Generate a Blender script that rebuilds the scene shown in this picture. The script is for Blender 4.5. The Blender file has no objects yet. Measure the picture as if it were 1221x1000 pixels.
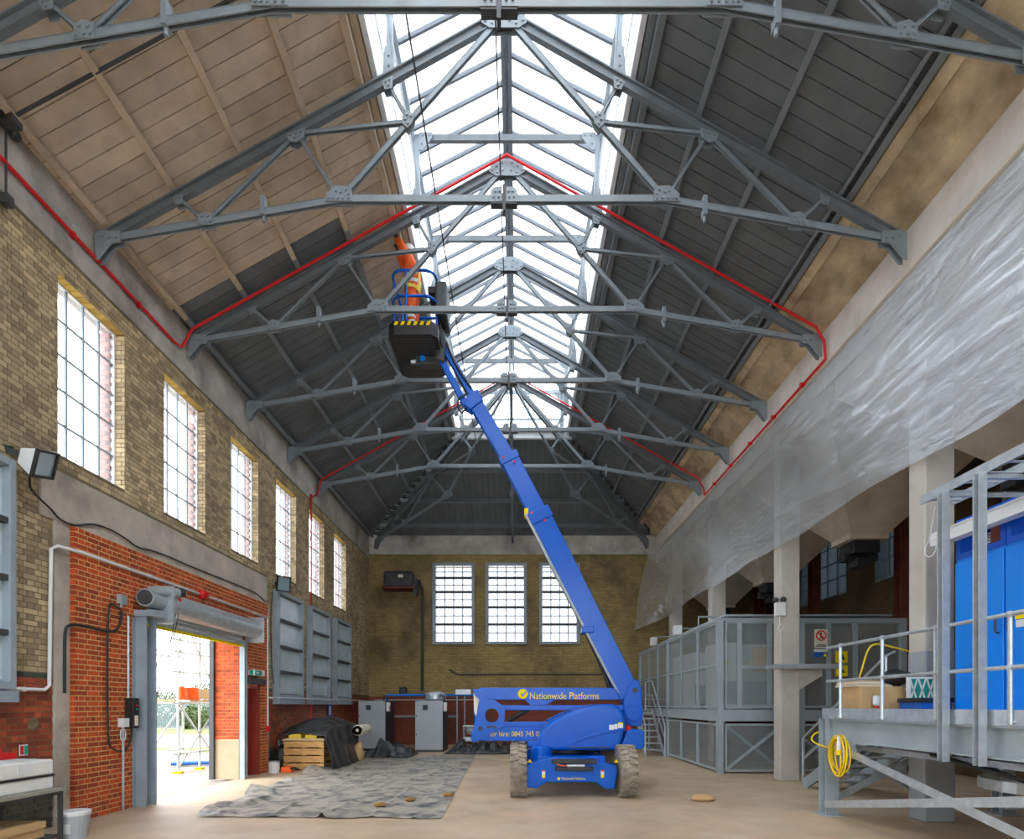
import bpy, bmesh, math, random
from mathutils import Vector, Matrix, noise
random.seed(7)
S = bpy.context.scene
C = S.collection
PI = math.pi

# ------------------------------------------------------------------ camera
F, CX, CY, EYE = 675.0, 617.0, 841.0, 1.66       # pixels of a 1221 x 1000 frame
cam = bpy.data.cameras.new('camera')
cam.sensor_fit = 'HORIZONTAL'; cam.sensor_width = 36.0
cam.lens = F / 1221 * 36
cam.shift_x = (610.5 - CX) / 1221
cam.shift_y = (CY - 500) / 1221
cam.clip_start = 0.05; cam.clip_end = 500
camo = bpy.data.objects.new('camera', cam); C.objects.link(camo)
camo.location = (0, 0, EYE); camo.rotation_euler = (PI / 2, 0, 0)
S.camera = camo

# ------------------------------------------------------------------ sky and exposure
SKY = 3.4
w = bpy.data.worlds.new('overcast_sky'); S.world = w; w.use_nodes = True
nt = w.node_tree; nt.nodes.clear()
bg = nt.nodes.new('ShaderNodeBackground'); wo = nt.nodes.new('ShaderNodeOutputWorld')
tc = nt.nodes.new('ShaderNodeTexCoord'); nz = nt.nodes.new('ShaderNodeTexNoise')
rp = nt.nodes.new('ShaderNodeValToRGB')
nz.inputs['Scale'].default_value = 2.2; nz.inputs['Detail'].default_value = 4
rp.color_ramp.elements[0].position = 0.3; rp.color_ramp.elements[0].color = (0.86, 0.92, 1.0, 1)
rp.color_ramp.elements[1].position = 0.7; rp.color_ramp.elements[1].color = (0.98, 0.99, 1.0, 1)
nt.links.new(tc.outputs['Generated'], nz.inputs['Vector'])
nt.links.new(nz.outputs['Fac'], rp.inputs['Fac'])
nt.links.new(rp.outputs['Color'], bg.inputs['Color'])
bg.inputs['Strength'].default_value = SKY
nt.links.new(bg.outputs[0], wo.inputs[0])
S.view_settings.view_transform = 'Standard'
S.view_settings.look = 'None'
S.view_settings.gamma = 1.0
S.view_settings.use_curve_mapping = False
S.view_settings.exposure = 1.3
S.cycles.use_denoising = True
S.cycles.max_bounces = 10
S.cycles.diffuse_bounces = 6
S.cycles.transparent_max_bounces = 24
S.cycles.sample_clamp_indirect = 12

# ------------------------------------------------------------------ helpers
def at(px, py, d):
    return Vector(((px - CX) * d / F, d, EYE + (CY - py) * d / F))

def tag(o, label=None, cat=None, group=None, kind=None):
    if label: o['label'] = label
    if cat: o['category'] = cat
    if group: o['group'] = group
    if kind: o['kind'] = kind
    return o

def thing(name, label, cat, loc=(0, 0, 0), group=None):
    o = bpy.data.objects.new(name, None); C.objects.link(o)
    o.empty_display_size = 0.1
    o.location = loc
    return tag(o, label, cat, group)

def origin(o):
    p = Vector((0, 0, 0))
    while o is not None:
        p += o.location; o = o.parent
    return p

class MB:
    def __init__(s): s.v = []; s.f = []; s.m = []; s.cm = 0
    def add(s, vs, fs):
        n = len(s.v)
        s.v += [tuple(p) for p in vs]
        for f in fs:
            s.f.append(tuple(i + n for i in f)); s.m.append(s.cm)
        return s
    def box(s, x0, x1, y0, y1, z0, z1):
        return s.add([(x0,y0,z0),(x1,y0,z0),(x1,y1,z0),(x0,y1,z0),(x0,y0,z1),(x1,y0,z1),(x1,y1,z1),(x0,y1,z1)],
            [(0,3,2,1),(4,5,6,7),(0,1,5,4),(1,2,6,5),(2,3,7,6),(3,0,4,7)])
    def bar(s, p, q, w_, h_, up=(0, 0, 1), off=(0, 0)):
        p = Vector(p); q = Vector(q); d = (q - p).normalized(); u = Vector(up)
        if abs(d.dot(u)) > 0.98: u = Vector((0, 1, 0))
        sd = d.cross(u).normalized(); u = sd.cross(d).normalized()
        p = p + sd * off[0] + u * off[1]; q = q + sd * off[0] + u * off[1]
        vs = []
        for c in (p, q):
            for a, b in ((-1,-1),(1,-1),(1,1),(-1,1)):
                vs.append(c + sd * (a * w_ / 2) + u * (b * h_ / 2))
        return s.add(vs, [(0,3,2,1),(4,5,6,7),(0,1,5,4),(1,2,6,5),(2,3,7,6),(3,0,4,7)])
    def tube(s, p, q, r, n=8, r2=None):
        p = Vector(p); q = Vector(q); d = (q - p).normalized()
        u = Vector((0, 0, 1)) if abs(d.z) < 0.9 else Vector((1, 0, 0))
        a = d.cross(u).normalized(); b = d.cross(a)
        vs = []
        for c, rr in ((p, r), (q, r if r2 is None else r2)):
            for k in range(n):
                t = 2 * PI * k / n
                vs.append(c + a * (math.cos(t) * rr) + b * (math.sin(t) * rr))
        fs = [(k, (k + 1) % n, n + (k + 1) % n, n + k) for k in range(n)]
        fs += [tuple(range(n - 1, -1, -1)), tuple(range(n, 2 * n))]
        return s.add(vs, fs)
    def path(s, pts, r, n=6):
        pts = [Vector(p) for p in pts]
        vs = []; pa = None
        for i, p in enumerate(pts):
            d = (pts[min(i + 1, len(pts) - 1)] - pts[max(i - 1, 0)]).normalized()
            if pa is None:
                u = Vector((0, 0, 1)) if abs(d.z) < 0.9 else Vector((1, 0, 0))
                a = d.cross(u).normalized()
            else:
                a = (pa - d * pa.dot(d)).normalized()
            pa = a; b = d.cross(a)
            for k in range(n):
                t = 2 * PI * k / n
                vs.append(p + a * (math.cos(t) * r) + b * (math.sin(t) * r))
        fs = []
        for i in range(len(pts) - 1):
            for k in range(n):
                fs.append((i*n + k, i*n + (k+1) % n, (i+1)*n + (k+1) % n, (i+1)*n + k))
        fs += [tuple(range(n - 1, -1, -1)), tuple(range((len(pts)-1)*n, len(pts)*n))]
        return s.add(vs, fs)
    def lathe(s, prof, c=(0, 0, 0), axis='z', n=16):
        c = Vector(c); vs = []
        for r, h in prof:
            for k in range(n):
                t = 2 * PI * k / n; a, b = r * math.cos(t), r * math.sin(t)
                vs.append(c + Vector({'z': (a, b, h), 'x': (h, a, b), 'y': (b, h, a)}[axis]))
        fs = []
        for i in range(len(prof) - 1):
            for k in range(n):
                fs.append((i*n + k, i*n + (k+1) % n, (i+1)*n + (k+1) % n, (i+1)*n + k))
        loop = prof[0] == prof[-1]
        if prof[0][0] > 1e-4 and not loop: fs.append(tuple(range(n - 1, -1, -1)))
        if prof[-1][0] > 1e-4 and not loop: fs.append(tuple(range((len(prof)-1)*n, len(prof)*n)))
        return s.add(vs, fs)
    def prism(s, poly, axis, a, b):
        """2-D outline extruded along an axis; 'y' takes (x,z), 'x' takes (y,z), 'z' takes (x,y)"""
        n = len(poly); vs = []
        for h in (a, b):
            for p, q in poly:
                vs.append({'y': (p, h, q), 'x': (h, p, q), 'z': (p, q, h)}[axis])
        fs = [tuple(range(n)), tuple(range(2*n - 1, n - 1, -1))]
        fs += [(k, n + k, n + (k+1) % n, (k+1) % n) for k in range(n)]
        return s.add(vs, fs)
    def build(s, name, mat, parent=None, smooth=False, bevel=0, seg=2, weld=False):
        me = bpy.data.meshes.new(name)
        off = origin(parent) if parent else Vector((0, 0, 0))
        me.from_pydata([tuple(Vector(p) - off) for p in s.v], [], s.f)
        mats = mat if isinstance(mat, (list, tuple)) else [mat]
        for m in mats: me.materials.append(m)
        if len(mats) > 1: me.polygons.foreach_set('material_index', s.m)
        bm = bmesh.new(); bm.from_mesh(me)
        if weld: bmesh.ops.remove_doubles(bm, verts=bm.verts, dist=1e-4)
        bmesh.ops.recalc_face_normals(bm, faces=bm.faces)
        bm.to_mesh(me); bm.free()
        if smooth: me.polygons.foreach_set('use_smooth', [True] * len(me.polygons))
        me.update()
        o = bpy.data.objects.new(name, me); C.objects.link(o)
        if parent: o.parent = parent
        if bevel:
            b = o.modifiers.new('bevel', 'BEVEL'); b.width = bevel; b.segments = seg
            b.limit_method = 'ANGLE'; b.angle_limit = math.radians(35)
        return o

def one(name, label, cat, mb, mat, group=None, **k):
    o = mb.build(name, mat, None, **k); return tag(o, label, cat, group)

def struct(name, mb, mat, label=None, **k):
    o = mb.build(name, mat, None, **k); return tag(o, label, None, None, 'structure')

def link_copy(src, parent, loc):
    o = src.copy(); C.objects.link(o); o.parent = parent; o.location = loc; return o

def copy_tree(o, parent=None):
    c = o.copy(); C.objects.link(c); c.parent = parent
    for ch in list(o.children): copy_tree(ch, c)
    return c

def grid(nu, nv, fn):
    m = MB(); vs = [fn(i / nu, j / nv) for j in range(nv + 1) for i in range(nu + 1)]
    fs = [(j*(nu+1)+i, j*(nu+1)+i+1, (j+1)*(nu+1)+i+1, (j+1)*(nu+1)+i) for j in range(nv) for i in range(nu)]
    return m.add(vs, fs)

def smooth(pts, n=5):
    pts = [Vector(p) for p in pts]; out = []
    for i in range(len(pts) - 1):
        a = pts[max(i - 1, 0)]; b = pts[i]; c = pts[i + 1]; d = pts[min(i + 2, len(pts) - 1)]
        for k in range(n):
            t = k / n
            out.append(.5 * ((2 * b) + (c - a) * t + (2 * a - 5 * b + 4 * c - d) * t * t + (3 * b - a - 3 * c + d) * t ** 3))
    return out + [pts[-1]]

def nse(x, y, z=0.0): return noise.noise(Vector((x, y, z)))

def text(name, body, size, loc, rot, mat, parent, extrude=0.002, align='LEFT', width=None):
    cu = bpy.data.curves.new(name, 'FONT'); cu.body = body; cu.size = size; cu.extrude = extrude
    cu.align_x = align; cu.align_y = 'CENTER'; cu.resolution_u = 3
    t = bpy.data.objects.new(name, cu); C.objects.link(t)
    bpy.context.view_layer.update()
    me = bpy.data.meshes.new_from_object(t.evaluated_get(bpy.context.evaluated_depsgraph_get()))
    bpy.data.objects.remove(t); bpy.data.curves.remove(cu)
    if width:
        xs = [v.co.x for v in me.vertices]; k = width / max(1e-6, max(xs) - min(xs))
        for v in me.vertices: v.co.x *= k
    me.materials.clear(); me.materials.append(mat)
    o = bpy.data.objects.new(name, me); C.objects.link(o)
    o.parent = parent; o.location = Vector(loc) - (origin(parent) if parent else Vector((0, 0, 0)))
    o.rotation_euler = rot
    return o

# ------------------------------------------------------------------ materials
def nodes(name):
    m = bpy.data.materials.new(name); m.use_nodes = True
    t = m.node_tree; t.nodes.clear()
    out = t.nodes.new('ShaderNodeOutputMaterial')
    return m, t, out

def N(t, kind, **inp):
    n = t.nodes.new('ShaderNode' + kind)
    for k, v in inp.items():
        n.inputs[k.replace('_', ' ')].default_value = v
    return n

def ramp(t, fac, stops):
    r = t.nodes.new('ShaderNodeValToRGB'); e = r.color_ramp.elements
    while len(e) < len(stops): e.new(0.5)
    for el, (p, c) in zip(e, stops):
        el.position = p; el.color = (*c, 1) if len(c) == 3 else c
    t.links.new(fac, r.inputs['Fac']); return r

def mixc(t, fac, a, b, mode='MIX'):
    n = t.nodes.new('ShaderNodeMix'); n.data_type = 'RGBA'; n.blend_type = mode
    for i, x in ((0, fac), (6, a), (7, b)):
        if isinstance(x, (int, float)): n.inputs[i].default_value = x
        elif isinstance(x, tuple): n.inputs[i].default_value = (*x, 1)
        else: t.links.new(x, n.inputs[i])
    return n.outputs[2]

def pos(t, scale=(1, 1, 1)):
    g = t.nodes.new('ShaderNodeNewGeometry'); mp = t.nodes.new('ShaderNodeMapping')
    mp.inputs['Scale'].default_value = scale
    t.links.new(g.outputs['Position'], mp.inputs['Vector']); return mp.outputs[0]

def mat(name, col, rough=0.6, metal=0.0, var=0.25, scale=3.0, dirt=None, dscale=1.2, damt=0.5, bump=0.0, bscale=40.0,
        stretch=(1, 1, 1), rnd=0.0, coat=0.0, spec=0.5):
    m, t, out = nodes(name)
    p = N(t, 'BsdfPrincipled', Roughness=rough, Metallic=metal)
    p.inputs['Specular IOR Level'].default_value = spec
    if coat: p.inputs['Coat Weight'].default_value = coat
    vec = pos(t, stretch)
    n1 = N(t, 'TexNoise', Scale=scale, Detail=6.0, Roughness=0.6); t.links.new(vec, n1.inputs['Vector'])
    lo = tuple(c * (1 - var) for c in col); hi = tuple(min(1, c * (1 + var)) for c in col)
    c = ramp(t, n1.outputs['Fac'], [(0.3, lo), (0.7, hi)]).outputs['Color']
    if dirt:
        n2 = N(t, 'TexNoise', Scale=dscale, Detail=8.0, Roughness=0.65); t.links.new(vec, n2.inputs['Vector'])
        k = ramp(t, n2.outputs['Fac'], [(0.48, (0, 0, 0)), (0.72, (damt,) * 3)]).outputs['Color']
        c = mixc(t, k, c, dirt)
    if rnd:
        oi = t.nodes.new('ShaderNodeObjectInfo'); ge = t.nodes.new('ShaderNodeNewGeometry')
        ad = N(t, 'Math'); ad.operation = 'ADD'
        t.links.new(oi.outputs['Random'], ad.inputs[0]); t.links.new(ge.outputs['Random Per Island'], ad.inputs[1])
        fr = N(t, 'Math'); fr.operation = 'FRACT'; t.links.new(ad.outputs[0], fr.inputs[0])
        k = ramp(t, fr.outputs[0], [(0.0, (1 - rnd,) * 3), (1.0, (1 + rnd * 0.6,) * 3)]).outputs['Color']
        c = mixc(t, 1.0, c, k, 'MULTIPLY')
    t.links.new(c, p.inputs['Base Color'])
    if bump:
        n3 = N(t, 'TexNoise', Scale=bscale, Detail=5.0); t.links.new(vec, n3.inputs['Vector'])
        b = N(t, 'Bump', Strength=bump, Distance=0.02)
        t.links.new(n3.outputs['Fac'], b.inputs['Height']); t.links.new(b.outputs[0], p.inputs['Normal'])
    t.links.new(p.outputs[0], out.inputs[0]); return m

def glass(name, tint, haze=(0.9, 0.95, 1.0), amount=0.12, rough=0.05):
    """clear pane: lets light straight through, mirrors a little and carries a thin pale film"""
    m, t, out = nodes(name)
    tr = N(t, 'BsdfTransparent'); tr.inputs[0].default_value = (*tint, 1)
    tl = N(t, 'BsdfTranslucent'); tl.inputs[0].default_value = (*haze, 1)
    gl = N(t, 'BsdfGlossy', Roughness=rough)
    m1 = N(t, 'MixShader', Fac=amount); t.links.new(tr.outputs[0], m1.inputs[1]); t.links.new(tl.outputs[0], m1.inputs[2])
    m2 = N(t, 'MixShader', Fac=0.05); t.links.new(m1.outputs[0], m2.inputs[1]); t.links.new(gl.outputs[0], m2.inputs[2])
    t.links.new(m2.outputs[0], out.inputs[0]); return m

def brickwall(name, c1, c2, mortar, dirtcol, axes='xz'):
    """far brickwork whose single bricks are below a few pixels"""
    m, t, out = nodes(name)
    p = N(t, 'BsdfPrincipled', Roughness=0.8)
    g = t.nodes.new('ShaderNodeNewGeometry'); sx = t.nodes.new('ShaderNodeSeparateXYZ'); cx = t.nodes.new('ShaderNodeCombineXYZ')
    t.links.new(g.outputs['Position'], sx.inputs[0])
    t.links.new(sx.outputs['X' if axes == 'xz' else 'Y'], cx.inputs[0]); t.links.new(sx.outputs['Z'], cx.inputs[1])
    b = t.nodes.new('ShaderNodeTexBrick'); t.links.new(cx.outputs[0], b.inputs['Vector'])
    b.inputs['Color1'].default_value = (*c1, 1); b.inputs['Color2'].default_value = (*c2, 1); b.inputs['Mortar'].default_value = (*mortar, 1)
    b.inputs['Scale'].default_value = 1.0; b.inputs['Mortar Size'].default_value = 0.008
    b.inputs['Brick Width'].default_value = 0.225; b.inputs['Row Height'].default_value = 0.075
    n2 = N(t, 'TexNoise', Scale=0.55, Detail=8.0, Roughness=0.65); t.links.new(g.outputs['Position'], n2.inputs['Vector'])
    k = ramp(t, n2.outputs['Fac'], [(0.42, (0, 0, 0)), (0.65, (0.75,) * 3)]).outputs['Color']
    t.links.new(mixc(t, k, b.outputs['Color'], dirtcol), p.inputs['Base Color'])
    bu = N(t, 'Bump', Strength=0.6, Distance=0.01); t.links.new(b.outputs['Fac'], bu.inputs['Height']); bu.invert = True
    t.links.new(bu.outputs[0], p.inputs['Normal'])
    t.links.new(p.outputs[0], out.inputs[0]); return m

M = {}
M['yellow_brick'] = mat('yellow_brick', (0.55, 0.42, 0.24), 0.8, var=0.35, scale=0.9, dirt=(0.085, 0.06, 0.035), dscale=0.45, damt=0.8, bump=0.3, rnd=0.4)
M['red_brick'] = mat('red_brick', (0.50, 0.070, 0.014), 0.8, var=0.2, scale=6, bump=0.25, rnd=0.45)
M['dado_brick'] = mat('dado_brick', (0.36, 0.075, 0.03), 0.35, var=0.3, scale=2, dirt=(0.30, 0.22, 0.17), damt=0.4, rnd=0.45)
M['green_brick'] = mat('green_brick', (0.055, 0.065, 0.05), 0.3, var=0.3, rnd=0.4)
M['mortar_dark'] = mat('mortar_dark', (0.20, 0.15, 0.08), 0.95, var=0.3, bump=0.3)
M['mortar_yellow'] = mat('mortar_yellow', (0.74, 0.50, 0.20), 0.95, var=0.25, scale=8, bump=0.4)
M['concrete'] = mat('concrete', (0.52, 0.46, 0.38), 0.85, var=0.22, scale=2.0, dirt=(0.16, 0.14, 0.11), dscale=0.9, damt=0.7, bump=0.25, bscale=25)
M['stained_concrete'] = mat('stained_concrete', (0.52, 0.49, 0.44), 0.85, var=0.3, scale=1.4, dirt=(0.08, 0.07, 0.055), dscale=0.8, damt=0.7, bump=0.3, bscale=20)
M['gutter_concrete'] = mat('gutter_concrete', (0.60, 0.48, 0.31), 0.85, var=0.4, scale=1.6, dirt=(0.22, 0.14, 0.05), dscale=1.0, damt=0.8, bump=0.35, bscale=15)
M['column_concrete'] = mat('column_concrete', (0.56, 0.52, 0.46), 0.85, var=0.14, scale=3, dirt=(0.30, 0.27, 0.22), dscale=1.5, damt=0.5, bump=0.15, bscale=30)
M['hopper_concrete'] = mat('hopper_concrete', (0.60, 0.52, 0.40), 0.85, var=0.15, scale=1.5, dirt=(0.30, 0.2, 0.1), damt=0.5, bump=0.15)
M['white_plaster'] = mat('white_plaster', (0.76, 0.72, 0.66), 0.85, var=0.12, scale=1.5, dirt=(0.4, 0.34, 0.26), damt=0.4)
M['floor'] = mat('floor_concrete', (0.54, 0.395, 0.255), 0.6, var=0.2, scale=0.9, dirt=(0.66, 0.54, 0.41), dscale=0.5, damt=0.8, bump=0.08, bscale=60)
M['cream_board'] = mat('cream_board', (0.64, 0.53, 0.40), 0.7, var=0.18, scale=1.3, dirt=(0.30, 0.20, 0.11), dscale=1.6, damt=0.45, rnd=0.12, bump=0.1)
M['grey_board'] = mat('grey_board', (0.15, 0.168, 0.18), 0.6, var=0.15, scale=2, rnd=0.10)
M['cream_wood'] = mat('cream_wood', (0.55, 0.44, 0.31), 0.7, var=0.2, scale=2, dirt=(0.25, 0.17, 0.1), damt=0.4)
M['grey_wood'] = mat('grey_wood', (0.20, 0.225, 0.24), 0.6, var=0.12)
M['white_paint'] = mat('white_paint', (0.82, 0.85, 0.87), 0.5, var=0.06)
M['steel'] = mat('painted_steel', (0.235, 0.275, 0.30), 0.5, var=0.12, scale=4, dirt=(0.2, 0.2, 0.19), damt=0.35)
M['steel_shaded'] = mat('painted_steel_shaded', (0.15, 0.172, 0.187), 0.5, var=0.15, scale=4)  # same steel paint, colour darkened for shaded rafters and backlit lantern members
M['bar_backlit'] = mat('glazing_bar_backlit', (0.13, 0.15, 0.17), 0.5, var=0.1)  # colour darkened to stand in for bars seen against the sky
M['bolt'] = mat('bolt_steel', (0.26, 0.30, 0.33), 0.45, 0.2, var=0.1)
M['dark_steel'] = mat('dark_steel', (0.05, 0.053, 0.055), 0.55, var=0.25)
M['galv'] = mat('galvanised', (0.52, 0.57, 0.60), 0.38, 0.55, var=0.15, scale=9)
M['grey_paint'] = mat('grey_paint', (0.34, 0.39, 0.41), 0.45, var=0.1)
M['frame_paint'] = mat('frame_paint', (0.30, 0.36, 0.40), 0.5, var=0.15)
M['blue_paint'] = mat('blue_paint', (0.0, 0.105, 0.56), 0.26, var=0.05, spec=0.32)
M['cab_blue'] = mat('cabinet_blue', (0.0, 0.24, 0.86), 0.35, var=0.04)
M['cab_blue_dark'] = mat('cabinet_blue_band', (0.0, 0.10, 0.62), 0.4, var=0.04)
M['yellow'] = mat('yellow_print', (0.95, 0.70, 0.0), 0.6, var=0.03, spec=0.1)
M['yellow_cable'] = mat('yellow_cable', (0.90, 0.62, 0.01), 0.45, var=0.05)
M['orange_brick_soffit'] = mat('soffit_brick', (0.62, 0.40, 0.08), 0.8, var=0.25, scale=7, rnd=0.3)
M['black'] = mat('black_plastic', (0.018, 0.018, 0.019), 0.45, var=0.2)
M['rubber'] = mat('tyre_rubber', (0.36, 0.30, 0.23), 0.9, var=0.3, scale=8, dirt=(0.12, 0.10, 0.08), damt=0.7)
M['red'] = mat('red_pipe', (0.70, 0.006, 0.008), 0.45, var=0.06)
M['white_plastic'] = mat('white_plastic', (0.78, 0.79, 0.78), 0.5, var=0.05)
M['foam'] = mat('foam', (0.86, 0.85, 0.80), 0.9, var=0.05, dirt=(0.5, 0.45, 0.36), damt=0.3, bump=0.2)
M['card'] = mat('cardboard', (0.58, 0.37, 0.17), 0.85, var=0.08)
M['wood'] = mat('pallet_wood', (0.60, 0.34, 0.12), 0.8, var=0.3, scale=5, stretch=(1, 1, 6))
M['ply'] = mat('plywood', (0.72, 0.55, 0.34), 0.8, var=0.1, scale=5)
M['orange'] = mat('hivis_orange', (1.0, 0.13, 0.01), 0.7, var=0.1, scale=12)
M['hivis_yellow'] = mat('hivis_yellow', (0.85, 0.62, 0.06), 0.7, var=0.15)
M['reflective'] = mat('reflective_tape', (0.66, 0.66, 0.62), 0.4, var=0.05)
M['skin'] = mat('skin', (0.55, 0.32, 0.22), 0.6, var=0.08)
M['door_red'] = mat('door_red', (0.30, 0.035, 0.02), 0.5, var=0.1)
M['rust_steel'] = mat('red_oxide_steel', (0.16, 0.035, 0.018), 0.7, var=0.3)
M['grass'] = mat('grass', (0.085, 0.125, 0.012), 0.9, var=0.25, scale=5)
M['tarmac'] = mat('tarmac', (0.25, 0.215, 0.175), 0.9, var=0.2, scale=0.7)
M['leaf'] = mat('leaf', (0.045, 0.07, 0.012), 0.7, var=0.4, scale=6)
M['fence'] = mat('fence_steel', (0.11, 0.15, 0.15), 0.6, var=0.1)
M['green_sign'] = mat('sign_green', (0.0, 0.33, 0.22), 0.5, var=0.02)
M['sign_blue'] = mat('sign_blue', (0.0, 0.10, 0.42), 0.5, var=0.02)
M['sign_cream'] = mat('sign_cream', (0.82, 0.76, 0.60), 0.5, var=0.02)
M['teal'] = mat('filter_green', (0.0, 0.26, 0.20), 0.6, var=0.05)
M['lamp_glass'] = mat('lamp_glass', (0.22, 0.32, 0.33), 0.12, var=0.1)
M['pale_film'] = glass('pale_film', (0.62, 0.66, 0.68), (0.80, 0.88, 0.92), 0.75, 0.2)
M['roof_glass'] = glass('roof_glass', (0.74, 0.76, 0.78), (0.8, 0.82, 0.85), 0.10, 0.08)
M['win_glass'] = glass('window_glass', (0.90, 0.92, 0.94), (0.95, 0.96, 1.0), 0.10, 0.08)
M['sky_dim_glass'] = glass('sky_dim_glass', (0.46, 0.47, 0.48), (0.5, 0.5, 0.52), 0.2, 0.15)  # glass tinted darker so the sky behind reads dimmer and the bars show
M['dim_glass'] = glass('dim_glass', (0.07, 0.08, 0.085), (0.1, 0.12, 0.13), 0.3, 0.3)
M['rear_brick'] = brickwall('rear_brick', (0.50, 0.35, 0.13), (0.36, 0.25, 0.09), (0.18, 0.13, 0.06), (0.08, 0.06, 0.03), 'xz')
M['rear_dado'] = brickwall('rear_dado', (0.34, 0.07, 0.03), (0.26, 0.05, 0.02), (0.16, 0.08, 0.05), (0.14, 0.05, 0.03), 'xz')
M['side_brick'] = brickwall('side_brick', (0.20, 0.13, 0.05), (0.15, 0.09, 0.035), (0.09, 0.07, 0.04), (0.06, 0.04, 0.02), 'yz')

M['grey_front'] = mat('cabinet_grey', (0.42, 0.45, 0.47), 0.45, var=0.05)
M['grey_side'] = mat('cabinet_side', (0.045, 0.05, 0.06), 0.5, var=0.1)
M['plinth_paint'] = mat('plinth_paint', (0.40, 0.31, 0.19), 0.7, var=0.1)
M['column_grey'] = mat('column_grey', (0.36, 0.38, 0.40), 0.7, var=0.1)
M['rust_clod'] = mat('clod', (0.34, 0.17, 0.05), 0.9, var=0.3)
M['tray_grey'] = mat('tabletop_grey', (0.33, 0.32, 0.27), 0.6, var=0.1)
M['panel_film'] = mat('panel_glass', (0.52, 0.62, 0.65), 0.22, var=0.12, scale=1.5)

def mesh_mat():
    """fine wire mesh: about half open, too fine to show single wires"""
    m, t, out = nodes('wire_mesh')
    tr = N(t, 'BsdfTransparent'); p = N(t, 'BsdfPrincipled', Roughness=0.5, Metallic=0.2)
    p.inputs['Base Color'].default_value = (0.40, 0.45, 0.46, 1)
    mx = N(t, 'MixShader', Fac=0.30); t.links.new(tr.outputs[0], mx.inputs[1]); t.links.new(p.outputs[0], mx.inputs[2])
    t.links.new(mx.outputs[0], out.inputs[0]); return m
M['mesh'] = mesh_mat()

def sheeting():
    """clear polythene: part open, part milky, with a soft wrinkled gloss"""
    m, t, out = nodes('polythene')
    tr = N(t, 'BsdfTransparent'); tr.inputs[0].default_value = (0.93, 0.95, 0.97, 1)
    df = N(t, 'BsdfDiffuse'); df.inputs[0].default_value = (0.86, 0.90, 0.94, 1)
    tl = N(t, 'BsdfTranslucent'); tl.inputs[0].default_value = (0.86, 0.90, 0.94, 1)
    gl = N(t, 'BsdfGlossy', Roughness=0.16); gl.inputs[0].default_value = (0.95, 0.97, 1, 1)
    bu = N(t, 'Bump', Strength=0.85, Distance=0.03)
    v = pos(t, (1.0, 0.30, 1.7)); n = N(t, 'TexNoise', Scale=3.2, Detail=6.0, Roughness=0.6, Distortion=1.2)
    t.links.new(v, n.inputs['Vector']); t.links.new(n.outputs['Fac'], bu.inputs['Height'])
    t.links.new(bu.outputs[0], gl.inputs['Normal']); t.links.new(bu.outputs[0], df.inputs['Normal'])
    m0 = N(t, 'MixShader', Fac=0.3); t.links.new(df.outputs[0], m0.inputs[1]); t.links.new(tl.outputs[0], m0.inputs[2])
    n2 = N(t, 'TexNoise', Scale=0.8, Detail=4.0); t.links.new(v, n2.inputs['Vector'])
    k = ramp(t, n2.outputs['Fac'], [(0.3, (0.20,) * 3), (0.7, (0.46,) * 3)])
    m1 = N(t, 'MixShader'); t.links.new(k.outputs[0], m1.inputs[0]); t.links.new(tr.outputs[0], m1.inputs[1]); t.links.new(m0.outputs[0], m1.inputs[2])
    m2 = N(t, 'MixShader', Fac=0.38); t.links.new(m1.outputs[0], m2.inputs[1]); t.links.new(gl.outputs[0], m2.inputs[2])
    t.links.new(m2.outputs[0], out.inputs[0]); return m
M['sheet'] = sheeting()

def tarp_mat(name, dark, dust, lo, hi, rough):
    m, t, out = nodes(name)
    p = N(t, 'BsdfPrincipled', Roughness=rough)
    v = pos(t); n = N(t, 'TexNoise', Scale=2.5, Detail=9.0, Roughness=0.7, Distortion=0.6); t.links.new(v, n.inputs['Vector'])
    c = ramp(t, n.outputs['Fac'], [(lo, dark), (hi, dust)]); t.links.new(c.outputs[0], p.inputs['Base Color'])
    n3 = N(t, 'TexNoise', Scale=9.0, Detail=4.0); t.links.new(v, n3.inputs['Vector'])
    b = N(t, 'Bump', Strength=0.4, Distance=0.03); t.links.new(n3.outputs['Fac'], b.inputs['Height']); t.links.new(b.outputs[0], p.inputs['Normal'])
    t.links.new(p.outputs[0], out.inputs[0]); return m
M['dusty_sheet'] = tarp_mat('dusty_sheet', (0.08, 0.09, 0.105), (0.45, 0.41, 0.34), 0.38, 0.54, 0.45)
M['tarp'] = tarp_mat('tarpaulin', (0.022, 0.024, 0.027), (0.10, 0.10, 0.10), 0.45, 0.8, 0.32)

# ================================================================== the building
WL, WLO = -6.36, -6.70          # left wall: inner and outer face
YR = 24.2                       # rear wall
YF = -5.0                       # wall behind the camera
XC = -0.2                       # ridge line
BAY = 2.354
Y0 = 8.48                       # a truss
XR = 5.90                       # upper right wall face

floor = struct('floor', MB().box(-6.36, 11.0, YF, YR, -0.2, 0.0), M['floor'], 'dusty buff concrete floor of the hall')
ground = struct("ground", MB().box(-60, -6.36, -40, 90, -0.25, -0.03).box(-6.36, 40, -40, YF - .3, -0.25, -0.03), M["tarmac"], "pale concrete yard outside the open shutter")

# ---------- left wall with its openings
WIN = [(7.83 + 2.36 * k, 7.83 + 2.36 * k + 1.33) for k in range(-3, 6)]
UPZ = (5.15, 7.67); LOZ = (2.1, 4.5)
lower_bays = [0, 1, 2, 6, 7, 8]
holes = [(a, b, *UPZ) for a, b in WIN]
holes += [(9.55, 12.76, -0.1, 3.25), (12.98, 13.74, -0.1, 2.15)]

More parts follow.
